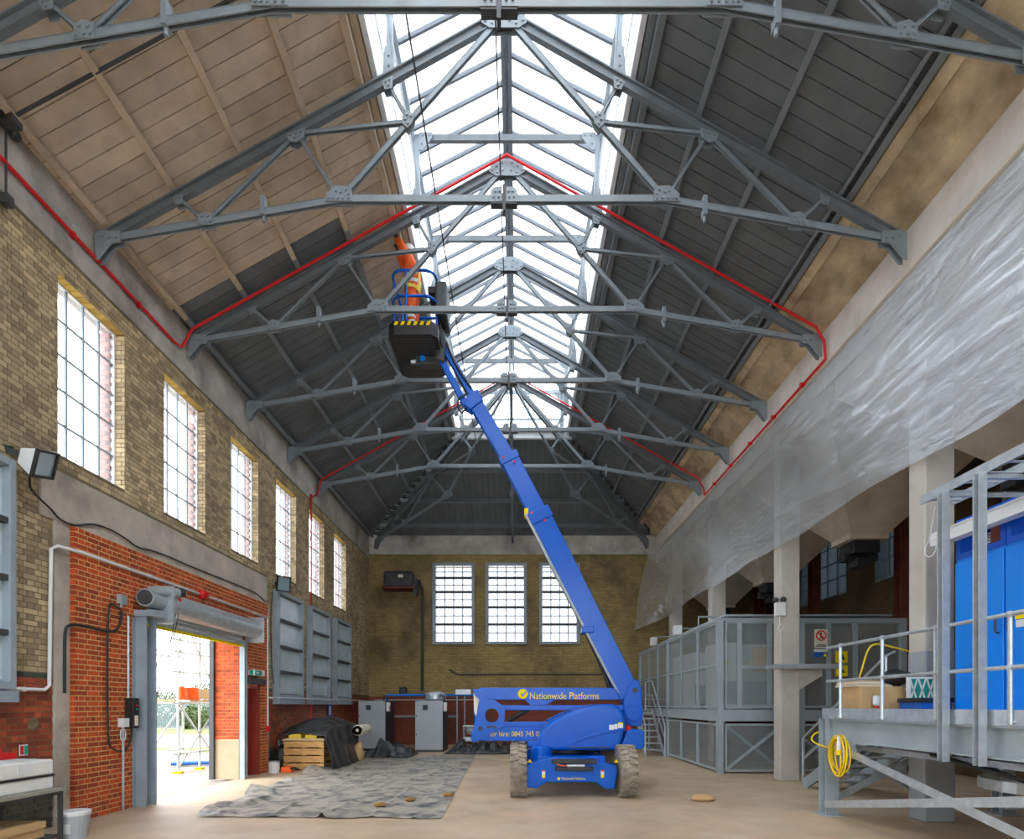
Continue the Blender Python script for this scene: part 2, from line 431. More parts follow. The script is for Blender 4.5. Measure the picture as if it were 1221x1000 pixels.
def cells(mb, x0, x1, y0, y1, z0, z1, holes):
    ys = sorted({y0, y1} | {v for h in holes for v in h[:2] if y0 < v < y1})
    zs = sorted({z0, z1} | {v for h in holes for v in h[2:] if z0 < v < z1})
    for i in range(len(ys) - 1):
        j = 0
        while j < len(zs) - 1:
            inside = lambda q: any(h[0] <= (ys[i] + ys[i+1]) / 2 <= h[1] and h[2] <= (zs[q] + zs[q+1]) / 2 <= h[3] for h in holes)
            if inside(j): j += 1; continue
            k = j
            while k < len(zs) - 1 and not inside(k): k += 1
            mb.box(x0, x1, ys[i], ys[i+1], zs[j], zs[k]); j = k
    return mb

wl = struct('wall_left', cells(MB(), WLO, WL, YF, YR, 0, 7.98, holes), M['mortar_dark'], 'tall yellow stock brick wall with steel windows')
MB().box(WLO, WL + 0.03, YF, YR, 7.98, 9.15).build('concrete_band', M['stained_concrete'], wl)
cells(MB(), WL - 0.02, WL + 0.035, 7.52, 14.3, 4.2, 4.9, []).build('lintel', M['concrete'], wl, bevel=0.01)
MB().box(WL - 0.02, WL + 0.03, 7.74, 8.02, 0, 4.25).build('pilaster', M['concrete'], wl, bevel=0.008)
MB().box(WL - 0.02, WL + 0.03, 14.2, 14.42, 0, 4.25).build('pilaster', M['concrete'], wl, bevel=0.008)

def course_bricks(z0, z1, y0, y1, blocked, header_first=0):
    """English bond; returns (kind, y, length, z) clipped to what is not blocked"""
    out = []; nrow = int(round((z1 - z0) / 0.075))
    for r in range(nrow):
        za = z0 + r * 0.075; zb = za + 0.075
        free = [(y0, y1)]
        for a, b, c, d in blocked:
            if zb <= c + 0.02 or za >= d - 0.02: continue
            nf = []
            for p, q in free:
                if b <= p or a >= q: nf.append((p, q)); continue
                if a > p: nf.append((p, a))
                if b < q: nf.append((b, q))
            free = nf
        head = (r + header_first) % 2
        pitch = 0.1125 if head else 0.225
        off = 0.05625 if head else 0.0
        for p, q in free:
            k = math.floor((p - y0 - off) / pitch)
            while True:
                a = y0 + off + k * pitch + 0.005; b = a + pitch - 0.01
                k += 1
                if a >= q: break
                full = a >= p and b <= q
                a2, b2 = max(a, p), min(b, q)
                if b2 - a2 < 0.03: continue
                out.append(('h' if head else 's', a2, b2 - a2, za + 0.005, full))
    return out

def lay_bricks(parent, sets, xback, xface, limit=300, ymin=6.9, j=0.0):
    """the largest 300 in view are single bricks, the rest stay joined"""
    allb = []
    for bl, m in sets:
        for b in bl: allb.append((b, m))
    cand = sorted([i for i, (b, m) in enumerate(allb) if b[4] and b[1] > ymin and abs(b[3] + .03 - EYE) / b[1] < 1.18],
                  key=lambda i: (0 if allb[i][0][0] == 's' else 0.6) + allb[i][0][1])[:limit]
    cset = set(cand); proto = {}
    for i in cand:
        (kd, y, ln, z, full), m = allb[i]
        if (kd, m.name) not in proto:
            o = MB().box(0, xface - xback, j, ln - j, j, 0.065 - j).build('brick', m, None)
            o.parent = parent; o.location = (xback, y, z); proto[(kd, m.name)] = o
        else:
            link_copy(proto[(kd, m.name)], parent, (xback, y, z))
    rest = {}
    for i, ((kd, y, ln, z, full), m) in enumerate(allb):
        if i in cset: continue
        dx = random.uniform(-0.002, 0.002)
        rest.setdefault(m.name, (MB(), m))[0].box(xback, xface + dx, y + j, y + ln - j, z + j, z + 0.065 - j)
    for k, (mb, m) in rest.items():
        tag(mb.build('brick_courses', m, parent), kind='stuff')

blk = holes + [(7.52, 14.3, 4.25, 4.9), (7.74, 14.42, -0.1, 4.3)]
lay_bricks(wl, [
    (course_bricks(2.1, 7.95, 3.0, YR, blk), M['yellow_brick']),
    (course_bricks(2.025, 2.1, 3.0, YR, blk), M['green_brick']),
    (course_bricks(0.525, 2.025, 3.0, YR, blk), M['dado_brick']),
    (course_bricks(0.0, 0.525, 3.0, YR, blk), M['green_brick'])], WL - 0.02, WL + 0.006, j=0.001)

# soffits and far jambs of the upper windows: bright bricks inside, red ones outside the glass
for i, (a, b) in enumerate(WIN):
    if i < 3: continue
    sb = MB()
    n = 11
    for k in range(n):
        y = a + (b - a) * k / n
        sb.box(WL - 0.15, WL - 0.004, y + 0.006, y + (b - a) / n - 0.006, UPZ[1] - 0.018, UPZ[1] + 0.02)
    tag(sb.build('soldier_course', M['orange_brick_soffit'], wl), kind='stuff')
    jb = MB(); rb = MB(); z = UPZ[0]; r = 0
    while z + 0.07 < UPZ[1] - 0.02:
        if r % 2: jb.box(WL - 0.15, WL - 0.05, b - 0.012, b + 0.02, z + .005, z + .07); jb.box(WL - .04, WL + .011, b - .012, b + .02, z + .005, z + .07)
        else: jb.box(WL - 0.15, WL + 0.011, b - 0.012, b + 0.02, z + .005, z + .07)
        o = 0.11 if r % 2 else 0.0
        rb.box(WLO - 0.005, WL - 0.19 - o * .5, b - 0.10, b + 0.02, z + .005, z + .07)
        z += 0.075; r += 1
    tag(jb.build('jamb_bricks', M['yellow_brick'], wl), kind='stuff')
    tag(rb.build('outer_reveal_bricks', M['red_brick'], wl), kind='stuff')

# ---------- red brick infill around the shutter door
PX = -6.262
doorholes = [(9.55, 12.76, -0.1, 3.25), (12.98, 13.74, -0.1, 2.15)]
wi = struct('wall_infill', cells(MB(), WL + 0.001, PX - 0.004, 8.02, 14.2, 0, 4.2, doorholes), M['mortar_yellow'],
            'newer bright red brick panel around the roller shutter')
lay_bricks(wi, [(course_bricks(0, 4.2, 8.02, 14.2, doorholes), M['red_brick'])], PX - 0.02, PX, ymin=8.0, j=0.0025)
re_ = MB()
for q in range(56):
    re_.box(WL + .004, PX - .002, 8.006, 8.03, q * .075 + .006, q * .075 + .069)
tag(re_.build('return_bricks', M['red_brick'], wi), kind='stuff')
rv = MB(); r = 0; z = 0.9                               # brick reveal of the far door jamb
while z < 3.2:
    for a, b in (((-6.80, -6.59), (-6.58, -6.37), (-6.36, -6.265)) if r % 2 else ((-6.80, -6.70), (-6.69, -6.48), (-6.47, -6.265))):
        rv.box(a, b, 12.735, 12.78, z + .005, z + .07)
    z += .075; r += 1
tag(rv.build('reveal_bricks', M['red_brick'], wi), kind='stuff')
MB().box(-6.80, -6.268, 12.75, 12.765, 0.9, 3.22).build('reveal_mortar', M['mortar_yellow'], wi)
MB().box(-6.80, -6.268, 12.735, 12.765, 0, 0.9).build('reveal_plinth', M['plinth_paint'], wi)
MB().box(-6.90, -6.80, 12.66, 12.77, 0, 3.25).build('outer_jamb', M['dark_steel'], wi)

# ---------- rear wall, wall behind the camera
RW = [(-3.62, -1.82), (-1.36, 0.40), (0.93, 2.66)]
RWZ = (4.27, 7.74)
rholes = [(a + .1, b - .1, RWZ[0] + .1, RWZ[1] - .1) for a, b in RW]
def cells_y(y0, y1, x0, x1, z0, z1, holes):
    t = cells(MB(), y0, y1, x0, x1, z0, z1, holes); t.v = [(p[1], p[0], p[2]) for p in t.v]; return t
wr = struct('wall_rear', cells_y(YR, YR + 0.45, -6.82, 11.0, 2.05, 8.12, rholes), M['rear_brick'], 'grimy yellow brick end wall with three windows')
MB().box(-6.36, 11, YR - 0.01, YR + .4, 0, 2.05).build('dado', M['rear_dado'], wr)
bd = MB().box(-6.36, 11, YR - 0.03, YR + .4, 8.12, 9.1).build('concrete_band', M['stained_concrete'], wr)
FILL_WIN = [(-5.6, -2.2), (-1.9, 1.5), (1.8, 5.2)]  # unseen windows, added to throw daylight onto the camera-facing sides
struct('wall_front', cells_y(YF - .3, YF, -6.82, 11, 0, 12.2, [(a, b, 1.2, 8.2) for a, b in FILL_WIN]), M['side_brick'], 'brick end wall behind the camera')
for n, (a, b) in enumerate(FILL_WIN):
    wn = struct('window_%d' % (50 + n), MB().box(a, b, YF - .1, YF - .05, 4.6, 4.7), M['frame_paint'], 'tall unseen window behind the camera, added to light the hall')
    MB().box(a, b, YF - .08, YF - .075, 1.2, 8.2).build('pane', M['win_glass'], wn)
    for q in range(1, 4): MB().box(a + (b - a) * q / 4 - .03, a + (b - a) * q / 4 + .03, YF - .1, YF - .05, 1.2, 8.2).build('mullion', M['frame_paint'], wn)

# ---------- right bay: outer wall, upper wall above the columns, gutter
rb_holes = [(5.0 + 4.41 * k, 8.0 + 4.41 * k, 5.3, 7.6) for k in range(4)]
wo_ = struct('wall_right', cells(MB(), 10.6, 11.0, YF, YR, 0, 9.0, rb_holes), M['side_brick'], 'dark brown brick outer wall behind the columns')
for k in range(4):
    a, b = rb_holes[k][:2]
    wn = thing_w = MB()
    wn.box(10.62, 10.7, a, a + .06, 5.3, 7.6).box(10.62, 10.7, b - .06, b, 5.3, 7.6).box(10.62, 10.7, a + .06, b - .06, 5.3, 5.36).box(10.62, 10.7, a + .06, b - .06, 7.54, 7.6)
    for q in range(1, 5): wn.box(10.63, 10.69, a + .6 * q - .015, a + .6 * q + .015, 5.36, 7.54)
    for q in range(1, 4): wn.box(10.635, 10.685, a + .06, b - .06, 5.36 + .545 * q - .015, 5.36 + .545 * q + .015)
    wob = struct('window_%d' % (20 + k), wn, M['frame_paint'], 'dim high window in the outer wall behind the hoppers')
    MB().box(10.655, 10.66, a + .05, b - .05, 5.35, 7.55).build('pane', M['dim_glass'], wob)
wu = struct('wall_upper', MB().box(XR, 6.25, YF, YR, 7.75, 9.3), M['white_plaster'], 'off-white plastered wall above the columns')
gut = MB().prism([(5.06, 9.6), (5.06, 9.26), (5.2, 9.18), (5.28, 9.27), (5.58, 9.12), (5.66, 8.95), (XR + .02, 8.84), (XR + .02, 9.6)], 'x', 0, 1)
gut.v = [(p[1], YF + p[0] * (YR - YF), p[2]) for p in gut.v]
gut.build('gutter_beam', M['gutter_concrete'], wu)
struct('ceiling_bay', MB().box(6.25, 11, YF, YR, 8.4, 8.7), M['hopper_concrete'], 'slab over the hopper bay')
struct('trim_1', MB().box(XR - .05, XR, YF, YR, 8.12, 8.17), M['ply'], 'timber batten along the top of the polythene')

# columns
colsrc = None
clab = {0: 'large concrete column beside the blue electrical cabinet', 1: 'concrete column with a corbel in front of the mesh enclosure',
        2: 'pale concrete column rising behind the mesh enclosure', 3: 'farthest concrete column half hidden by the polythene', -1: 'concrete column nearest the camera on the right'}
for k in (0, 1, 2, 3, -1):
    y = 8.03 + 4.41 * k
    o = thing('concrete_column', clab[k], 'column', (5.99, y + .17, 0), 'concrete columns along the right side')
    MB().box(5.78, 6.21, y, y + .34, 0, 7.75).build('shaft', M['column_concrete'], o, bevel=0.025)
    MB().box(5.74, 6.5, y - .05, y + .39, 7.3, 7.75).build('capital', M['column_concrete'], o, bevel=0.02)
    if k == 0: MB().box(5.773, 6.217, y - .007, y + .347, 0, 2.45).build('painted_dado', M['column_grey'], o, bevel=.025)
    if k == 1:
        MB().prism([(6.2, 2.45), (6.72, 2.45), (6.72, 2.32), (6.2, 2.0)], 'y', y + .02, y + .32).build('corbel', M['column_concrete'], o, bevel=0.01)

# hoppers
hl = ['concrete coal hopper underside nearest the camera above the blue cabinet', 'concrete coal hopper underside between the two near columns', 'concrete coal hopper underside beyond the corbelled column', 'farthest concrete coal hopper underside']
for k in range(4):
    yc = 8.5 + 4.41 * k
    o = thing('coal_hopper', hl[k], 'hopper', (7.8, yc, 5.3), 'concrete coal hoppers')
    top = [(5.95, yc - 2.1), (9.9, yc - 2.1), (9.9, yc + 2.1), (5.95, yc + 2.1)]
    bot = [(7.37, yc - .38), (8.22, yc - .38), (8.22, yc + .38), (7.37, yc + .38)]
    m = MB()
    vs = [(x, y, 8.4) for x, y in top] + [(x, y, 7.4) for x, y in top] + [(x, y, 5.48) for x, y in bot] + [(x, y, 5.36) for x, y in bot]
    fs = []
    for l in range(3):
        for q in range(4): fs.append((l*4+q, l*4+(q+1) % 4, (l+1)*4+(q+1) % 4, (l+1)*4+q))
    fs += [(0, 1, 2, 3), (12, 15, 14, 13)]
    m.add(vs, fs).build('shell', M['hopper_concrete'], o)
    g = MB().box(7.5, 8.1, yc - .28, yc + .28, 5.08, 5.36).box(7.42, 8.2, yc - .05, yc + .2, 4.95, 5.12).box(7.62, 7.95, yc - .2, yc + .15, 4.8, 5.0)
    g.build('outlet_gate', M['black'], o, bevel=0.02)

for k in range(4):
    y = 10.2 + 4.41 * k
    one('steel_stanchion', ['red oxide steel stanchion between hoppers nearest the blue cabinet', 'red oxide steel stanchion behind the no-entry sign', 'red oxide steel stanchion far behind the enclosure', 'red oxide steel stanchion by the end wall'][k], 'stanchion',
        MB().box(9.9, 10.2, y, y + .03, 0, 8.4).box(9.9, 10.2, y + .27, y + .3, 0, 8.4).box(10.03, 10.07, y + .03, y + .27, 0, 8.4), M['rust_steel'], 'red steel stanchions')

# ================================================================== roof
PIT = 0.557
def zb(o): return 12.3 - PIT * o           # underside of the boards
def hip_y(o): return 19.8 if o <= 1.95 else 19.8 + (o - 1.95) / 4.15 * (YR - 19.8)
OL, ORR = 6.25, 5.24
deck = MB()
for sgn, oe in ((-1, 6.7), (1, ORR)):
    P = lambda o, y, h: (XC + sgn * o, y, zb(o) + h)
    vs = []
    for h in (.034, .12):
        vs += [P(1.95, YF, h), P(oe, YF, h), P(oe, hip_y(min(oe, 6.1)) + .3, h), P(1.95, 19.8, h)]
    deck.add(vs, [(0,1,2,3),(4,7,6,5),(0,4,5,1),(1,5,6,2),(2,6,7,3),(3,7,4,0)])
vs = []
for h in (.034, .12):
    vs += [(XC - 1.95, 19.8, 11.21 + h), (XC + 1.95, 19.8, 11.21 + h), (XC + 6.5, YR + .4, 8.69 + h), (XC - 6.5, YR + .4, 8.69 + h)]
deck.add(vs, [(0,1,2,3),(4,7,6,5),(0,4,5,1),(1,5,6,2),(2,6,7,3),(3,7,4,0)])
roof = struct('ceiling', deck, M['dark_steel'], 'boarded pitched roof, cream boards at near left and dark grey elsewhere')
BW = BAY / 10

def board(o0, o1, sgn, m):
    b = MB(); vs = []
    for h in (0.0, 0.03):
        for o, y in ((o0, 0.007), (o1, 0.007), (o1, BW - .007), (o0, BW - .007)):
            vs.append((XC + sgn * o, y, zb(o) + h))
    b.add(vs, [(0,3,2,1),(4,5,6,7),(0,1,5,4),(1,2,6,5),(2,3,7,6),(3,0,4,7)])
    return b.build('board', m, roof)
protos = {}
def put_board(key, y, *a):
    if key not in protos: protos[key] = board(*a); protos[key].location = (0, y, 0)
    else: link_copy(protos[key], roof, (0, y, 0))
y = Y0 - 2 * BAY
while y < 19.75:
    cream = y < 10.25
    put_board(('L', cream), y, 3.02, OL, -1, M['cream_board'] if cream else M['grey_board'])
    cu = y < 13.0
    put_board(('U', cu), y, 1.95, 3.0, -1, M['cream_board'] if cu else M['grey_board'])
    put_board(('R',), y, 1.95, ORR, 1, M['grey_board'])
    y += BW
k = 0
while y < YR - .1:                                   # boards cut by the hips
    o_h = max(1.95, 1.95 + (y + BW / 2 - 19.8) / (YR - 19.8) * 4.15)
    if o_h < OL - .1: ob = board(o_h, OL, -1, M['grey_board']); ob.location.y = y
    if o_h < ORR - .1: ob = board(o_h, ORR, 1, M['grey_board']); ob.location.y = y
    y += BW
def zh(y): return 11.21 - (y - 19.8) * .525
x = XC - 6.1
while x < XC + 6.05:
    o = max(abs(x - XC), abs(x + BW - XC)); o = min(o, 6.08)
    ya = hip_y(o); b = MB(); vs = []
    for h in (0.0, .03):
        for xx, yy in ((x + .007, ya), (x + BW - .007, ya), (x + BW - .007, YR + .1), (x + .007, YR + .1)):
            vs.append((xx, yy, zh(yy) + h))
    if YR - ya > .1:
        b.add(vs, [(0,3,2,1),(4,5,6,7),(0,1,5,4),(1,2,6,5),(2,3,7,6),(3,0,4,7)]).build('board', M['grey_board'], roof)
    x += BW
# purlins
def purlin(o, sgn, y0, y1, m, w_=.09, h_=.17):
    c = zb(o) - .5 * h_ / math.cos(math.atan(PIT))
    nrm = Vector((sgn * PIT, 0, 1)).normalized()
    MB().bar((XC + sgn * o, y0, c), (XC + sgn * o, y1, c), w_, h_, nrm).build('purlin', m, roof, bevel=.006, seg=1)
for o in (5.97, 4.97, 3.97, 3.0):
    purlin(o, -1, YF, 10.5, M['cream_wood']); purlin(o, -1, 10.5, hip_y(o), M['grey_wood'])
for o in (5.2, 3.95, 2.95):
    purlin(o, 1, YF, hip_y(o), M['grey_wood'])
purlin(5.06, 1, YF, hip_y(5.0), M['grey_wood'], .05, .22)
for o in (5.5, 4.4, 3.2):
    y_ = hip_y(o); MB().bar((XC - o, y_, zh(y_) - .09), (XC + o, y_, zh(y_) - .09), .09, .17, (0, .5, 1)).build('purlin', M['grey_wood'], roof)
for sgn in (-1, 1):
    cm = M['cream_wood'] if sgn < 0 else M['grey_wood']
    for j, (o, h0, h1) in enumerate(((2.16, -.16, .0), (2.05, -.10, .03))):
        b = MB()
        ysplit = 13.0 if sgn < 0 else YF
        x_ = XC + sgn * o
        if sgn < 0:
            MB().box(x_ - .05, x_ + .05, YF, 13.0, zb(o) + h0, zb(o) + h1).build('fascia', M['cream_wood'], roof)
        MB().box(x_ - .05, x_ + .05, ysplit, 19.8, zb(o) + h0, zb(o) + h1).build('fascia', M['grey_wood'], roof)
MB().box(XC - 2.1, XC + 2.1, 19.78, 19.9, 11.0, 11.3).build('fascia', M['white_paint'], roof)

# ================================================================== lantern rooflight
sky = thing('skylight', None, None, (XC, 8, 11.2)); sky['kind'] = 'structure'; sky['label'] = 'long glazed ridge lantern with grey glazing bars'
GE, GR, OG = 12.72, 13.62, 1.68
for sgn in (-1, 1):
    MB().box(*sorted((XC + sgn * 1.90, XC + sgn * 1.98)), YF, 19.8, 11.1, 11.85).build('upstand', M['white_paint'], sky)
    MB().box(*sorted((XC + sgn * 1.78, XC + sgn * 1.90)), YF, 19.8, 12.62, 12.70).build('eaves_rail', M['frame_paint'], sky)
    MB().bar((XC + sgn * 1.94, YF, 11.85), (XC + sgn * 1.94, 19.8, 11.85), .1, .05).build('sill_rail', M['white_paint'], sky)
    # long side glazing
    MB().box(*sorted((XC + sgn * 1.84, XC + sgn * 1.845)), YF, 19.8, 11.86, 12.62).build('side_pane', M['roof_glass'], sky)
    for q in range(6): MB().path([(XC + sgn * (1.66 + .02 * math.sin(q * 2)), 7.2 + 2.354 * q + t * .3, 12.5 - 1.2 * t / 4 + .05 * math.sin(t * 3 + q)) for t in range(5)], .006, 4).build('pull_cord', M['frame_paint'], sky)
gs = BAY / 5
bar_p = {}; pane_p = {}
for sgn in (-1, 1):
    y = Y0 - BAY; k = 0
    while y < 19.8 - .05:
        y1 = min(y + gs, 19.8)
        loc = Vector((0, y, 0)) 
        if sgn not in bar_p:
            bar_p[sgn] = MB().bar((XC + sgn * .05, 0, GR - .03), (XC + sgn * 1.84, 0, GR - .03 - 1.79 * PIT * .92), .045, .085).build('glazing_bar', M['bar_backlit'], None)
            p = MB(); za, zc = GR, GR - 1.82 * PIT * .92
            vs = [(XC + sgn * .02, .02, za), (XC + sgn * 1.84, .02, zc), (XC + sgn * 1.84, gs - .02, zc), (XC + sgn * .02, gs - .02, za)]
            p.add(vs + [(a, b, c + .006) for a, b, c in vs], [(0,3,2,1),(4,5,6,7),(0,1,5,4),(1,2,6,5),(2,3,7,6),(3,0,4,7)])
            pane_p[sgn] = p.build('pane', M['roof_glass'], None)
            for q in (bar_p[sgn], pane_p[sgn]): q.parent = sky; q.location = loc - origin(sky)
        else:
            link_copy(bar_p[sgn], sky, loc - origin(sky)); link_copy(pane_p[sgn], sky, loc - origin(sky))
        y += gs
    vs = [(XC, YF, GR), (XC + sgn * 1.84, YF, GR - 1.82 * PIT * .92), (XC + sgn * 1.84, Y0 - BAY - .03, GR - 1.82 * PIT * .92), (XC, Y0 - BAY - .03, GR)]
    MB().add(vs, [(0, 1, 2, 3)]).build('pane', M['roof_glass'], sky)
MB().box(XC - .10, XC - .03, YF, 19.8, GR - .28, GR - .02).build('ridge_beam', M['steel_shaded'], sky)
MB().box(XC + .03, XC + .10, YF, 19.8, GR - .28, GR - .02).build('ridge_beam', M['steel_shaded'], sky)
MB().box(XC - .09, XC + .09, YF, 19.8, GR + .01, GR + .05).build('ridge_cap', M['steel'], sky)
for k in range(-1, 6):
    y = Y0 + BAY * k if k < 5 else 19.7
    MB().bar((XC - 1.8, y + .12, 12.62), (XC + 1.8, y + .12, 12.62), .07, .12).build('collar_tie', M['steel_shaded'], sky)
    for sgn in (-1, 1):
        x_ = XC + sgn * 1.74
        po = MB().box(x_ - .045, x_ + .045, y + .07, y + .17, 11.05, 12.64).build('post', M['steel'], sky)
        g = MB().prism([(x_ - sgn * .04, 12.68), (x_ - sgn * .3, 12.68), (x_ - sgn * .3, 12.58), (x_ - sgn * .1, 12.34), (x_ - sgn * .04, 12.34)], 'y', y + .05, y + .07)
        g.prism([(x_ - .07, 11.6), (x_ + .07, 11.6), (x_ + .1, 11.0), (x_ - .1, 11.0)], 'y', y + .05, y + .07)
        for bz, bx in ((12.62, .12), (12.62, .24), (12.46, .1)): g.tube((x_ - sgn * bx, y + .03, bz), (x_ - sgn * bx, y + .05, bz), .016, 6)
        for bz in (11.1, 11.2, 11.3, 11.45): g.tube((x_, y + .03, bz), (x_, y + .05, bz), .016, 6)
        g.build('gusset', M['steel'], po)
# glazed end of the lantern
for i in range(7):
    x_ = XC - 1.8 + .6 * i; zt = GR - abs(x_ - XC) * PIT * .92
    MB().box(x_ - .02, x_ + .02, 19.74, 19.8, 11.3, zt).build('mullion', M['frame_paint'], sky)
    if i < 6:
        x2 = x_ + .6; z2 = GR - abs(x2 - XC) * PIT * .92
        MB().add([(x_, 19.78, 11.3), (x2, 19.78, 11.3), (x2, 19.78, z2), (x_, 19.78, zt)], [(0, 1, 2, 3)]).build('pane', M['roof_glass'], sky)
MB().box(XC - 1.85, XC + 1.85, 19.72, 19.8, 11.62, 11.68).build('transom', M['frame_paint'], sky)
MB().box(XC - 1.85, XC + 1.85, 19.72, 19.8, 12.55, 12.63).build('transom', M['frame_paint'], sky)
MB().box(XC - 1.95, XC + 1.95, 19.68, 19.78, 11.2, 11.34).build('sill_rail', M['white_paint'], sky)

# ================================================================== roof trusses
BACK = []
def back_plates(root):
    for vs, fs in BACK: MB().add(vs, fs).build('back_plate', M['steel'], root)
    BACK.clear()

def gplate(mb, bolts, Pt, o, z, poly, bl, th=.012, yo=-.045):
    n = len(poly)
    vs = [Pt(o + a, z + b, yo) for a, b in poly] + [Pt(o + a, z + b, yo - th) for a, b in poly]
    vs2 = [Pt(o + a, z + b, -yo) for a, b in poly] + [Pt(o + a, z + b, -yo + th) for a, b in poly]
    fs = [tuple(range(n)), tuple(range(2*n-1, n-1, -1))] + [(k, n+k, n+(k+1) % n, (k+1) % n) for k in range(n)]
    mb.add(vs, fs); BACK.append((vs2, fs))
    for a, b in bl:
        bolts.tube(Pt(o + a, z + b, yo - th), Pt(o + a, z + b, yo - th - .02), .019, 6)

def half_truss(root, ax, ay, dx, dy, k=1.0, mem=M['steel']):
    """one half of a Fink truss; o runs out from the apex, k stretches it along the plan"""
    L = math.hypot(dx, dy); dx /= L; dy /= L; nx, ny = -dy, dx
    if ny < 0 or (abs(ny) < 1e-6 and nx < 0): nx, ny = -nx, -ny
    Pt = lambda o, z, t=0.0: Vector((ax + dx * o * k + nx * t, ay + dy * o * k + ny * t, z))
    zr = lambda o: 12.0 - PIT * o
    A = (6.02, 8.62); T = (2.45, 9.23); E = (.06, 11.93)
    S1 = (4.45, 8.62 + (6.02 - 4.45) / 3.57 * .61); S2 = (1.42, 9.23 + (2.45 - 1.42) / 2.39 * 2.7)
    Mi = (3.1, zr(3.1) - .06); Q1 = (4.85, zr(4.85) - .06); Q2 = (1.74, zr(1.74) - .06)
    up = (0, 0, 1)
    rf = MB().bar(Pt(.0, 12.0), Pt(6.05, zr(6.05)), .03, .15, up, (0, 0)).bar(Pt(.0, 12.06), Pt(6.05, zr(6.05) + .06), .11, .025, up)
    rf.bar(Pt(.0, 12.0 - .085), Pt(6.05, zr(6.05) - .085), .085, .02, up)
    rf.build('rafter', M['steel_shaded'], root)
    def member(a, b, h_, name, dbl=.03):
        m = MB()
        m.bar(Pt(*a, -dbl), Pt(*b, -dbl), .014, h_, up).bar(Pt(*a, dbl), Pt(*b, dbl), .014, h_, up)
        m.bar(Pt(a[0], a[1], 0), Pt(b[0], b[1], 0), dbl * 2 + .014, .014, up, (0, h_ / 2 - .01))
        m.build(name, mem, root)
    member(A, T, .10, 'tie', .026); member(T, E, .075, 'inner_tie', .026)
    member(T, Mi, .04, 'main_strut', .028); member(Q1, S1, .045, 'strut', .022); member(Q2, S2, .045, 'strut', .022)
    member(S1, Mi, .05, 'diagonal', .022); member(S2, Mi, .05, 'diagonal', .022)
    def G(o, z, poly, bl, name='gusset'):
        if name == 'gusset': poly = [(p * .85, q * .85) for p, q in poly]; bl = [(p * .82, q * .82) for p, q in bl]
        a, b = MB(), MB(); gplate(a, b, Pt, o, z, poly, bl)
        g = a.build(name, mem, root); tag(b.build('bolts', M['bolt'], g), kind='stuff')
    G(*T, [(-.22, -.07), (.24, -.07), (.24, .06), (.06, .2), (-.13, .19), (-.22, .12)],
      [(-.17, -.03), (-.07, -.03), (.03, -.03), (.12, -.03), (.19, -.03), (-.02, .08), (-.12, .12), (.06, .1), (-.17, .05)])
    G(*Mi, [(-.16, .06), (.16, -.06), (.13, -.17), (.0, -.2), (-.15, -.1)], [(-.1, -.02), (0, -.05), (.1, -.08), (.02, -.13), (-.08, -.09)])
    G(*S1, [(-.13, -.07), (.13, -.09), (.13, .08), (.03, .15), (-.12, .12)], [(-.09, -.03), (0, -.04), (.09, -.05), (-.05, .06), (.06, .06)])
    G(*S2, [(-.10, .06), (.0, .15), (.12, .07), (.11, -.09), (.02, -.16), (-.06, -.07)], [(-.04, .04), (.03, .07), (.06, -.02), (.01, -.09)])
    G(*Q1, [(-.08, .05), (.1, -.03), (.06, -.14), (-.07, -.12)], [(-.03, -.02), (.04, -.05), (0, -.1)])
    G(*Q2, [(-.1, .07), (.1, -.03), (.04, -.17), (-.09, -.14)], [(-.04, 0), (.03, -.04), (-.02, -.1)])
    G(6.03, 8.62, [(-.32, -.07), (-.32, .1), (.0, .12), (.06, .06), (.06, -.32), (.0, -.32), (-.2, -.07)], [(-.25, .0), (-.15, .0), (-.05, .02)], 'shoe')
    back_plates(root)
    return Pt

def hanger_bits(root, y):
    # king rod plate, centre tie, apex plates
    a, b = MB(), MB(); Pt = lambda o, z, t=0.0: Vector((XC + o, y + t, z))
    gplate(a, b, Pt, 0, 11.95, [(-.34, -.12), (-.3, .04), (-.12, .12), (.12, .12), (.3, .04), (.34, -.12), (.22, -.2), (-.22, -.2)],
           [(s * q, r) for s in (-1, 1) for q, r in ((.28, -.1), (.2, -.02), (.1, .04), (.18, -.14), (.08, -.1))])
    g = a.build('apex_gusset', M['steel'], root); tag(b.build('bolts', M['bolt'], g), kind='stuff')
    a, b = MB(), MB()
    gplate(a, b, Pt, 0, 9.23, [(-.2, -.07), (-.2, .1), (-.14, .15), (-.03, .15), (-.03, -.07)], [(-.15, .0), (-.08, .0), (-.13, .08), (-.07, .08)])
    g = a.build('splice_plate', M['steel'], root); tag(b.build('bolts', M['bolt'], g), kind='stuff')
    a, b = MB(), MB()
    gplate(a, b, Pt, 0, 9.23, [(.2, -.07), (.2, .1), (.14, .15), (.03, .15), (.03, -.07)], [(.15, .0), (.08, .0), (.13, .08), (.07, .08)])
    g = a.build('splice_plate', M['steel'], root); tag(b.build('bolts', M['bolt'], g), kind='stuff')
    MB().box(XC - .2, XC + .2, y - .05, y + .05, 9.135, 9.165).box(XC - .022, XC + .022, y - .06, y + .06, 9.03, 9.42).build('clamp', M['dark_steel'], root)
    m = MB()
    for t in (-.03, .03): m.bar((XC - 2.45, y + t, 9.23), (XC + 2.45, y + t, 9.23), .014, .10)
    m.bar((XC - 2.45, y, 9.28), (XC + 2.45, y, 9.275), .06, .014)
    m.build('centre_tie', M['steel'], root)
    back_plates(root)
    for s in (3.0, -3.6):
        MB().box(XC + s - .03, XC + s + .03, y - .06, y + .06, 8.98, 9.26).tube((XC + s, y, 8.9), (XC + s, y, 9.0), .025, 6).build('pipe_clip', M['steel'], root)

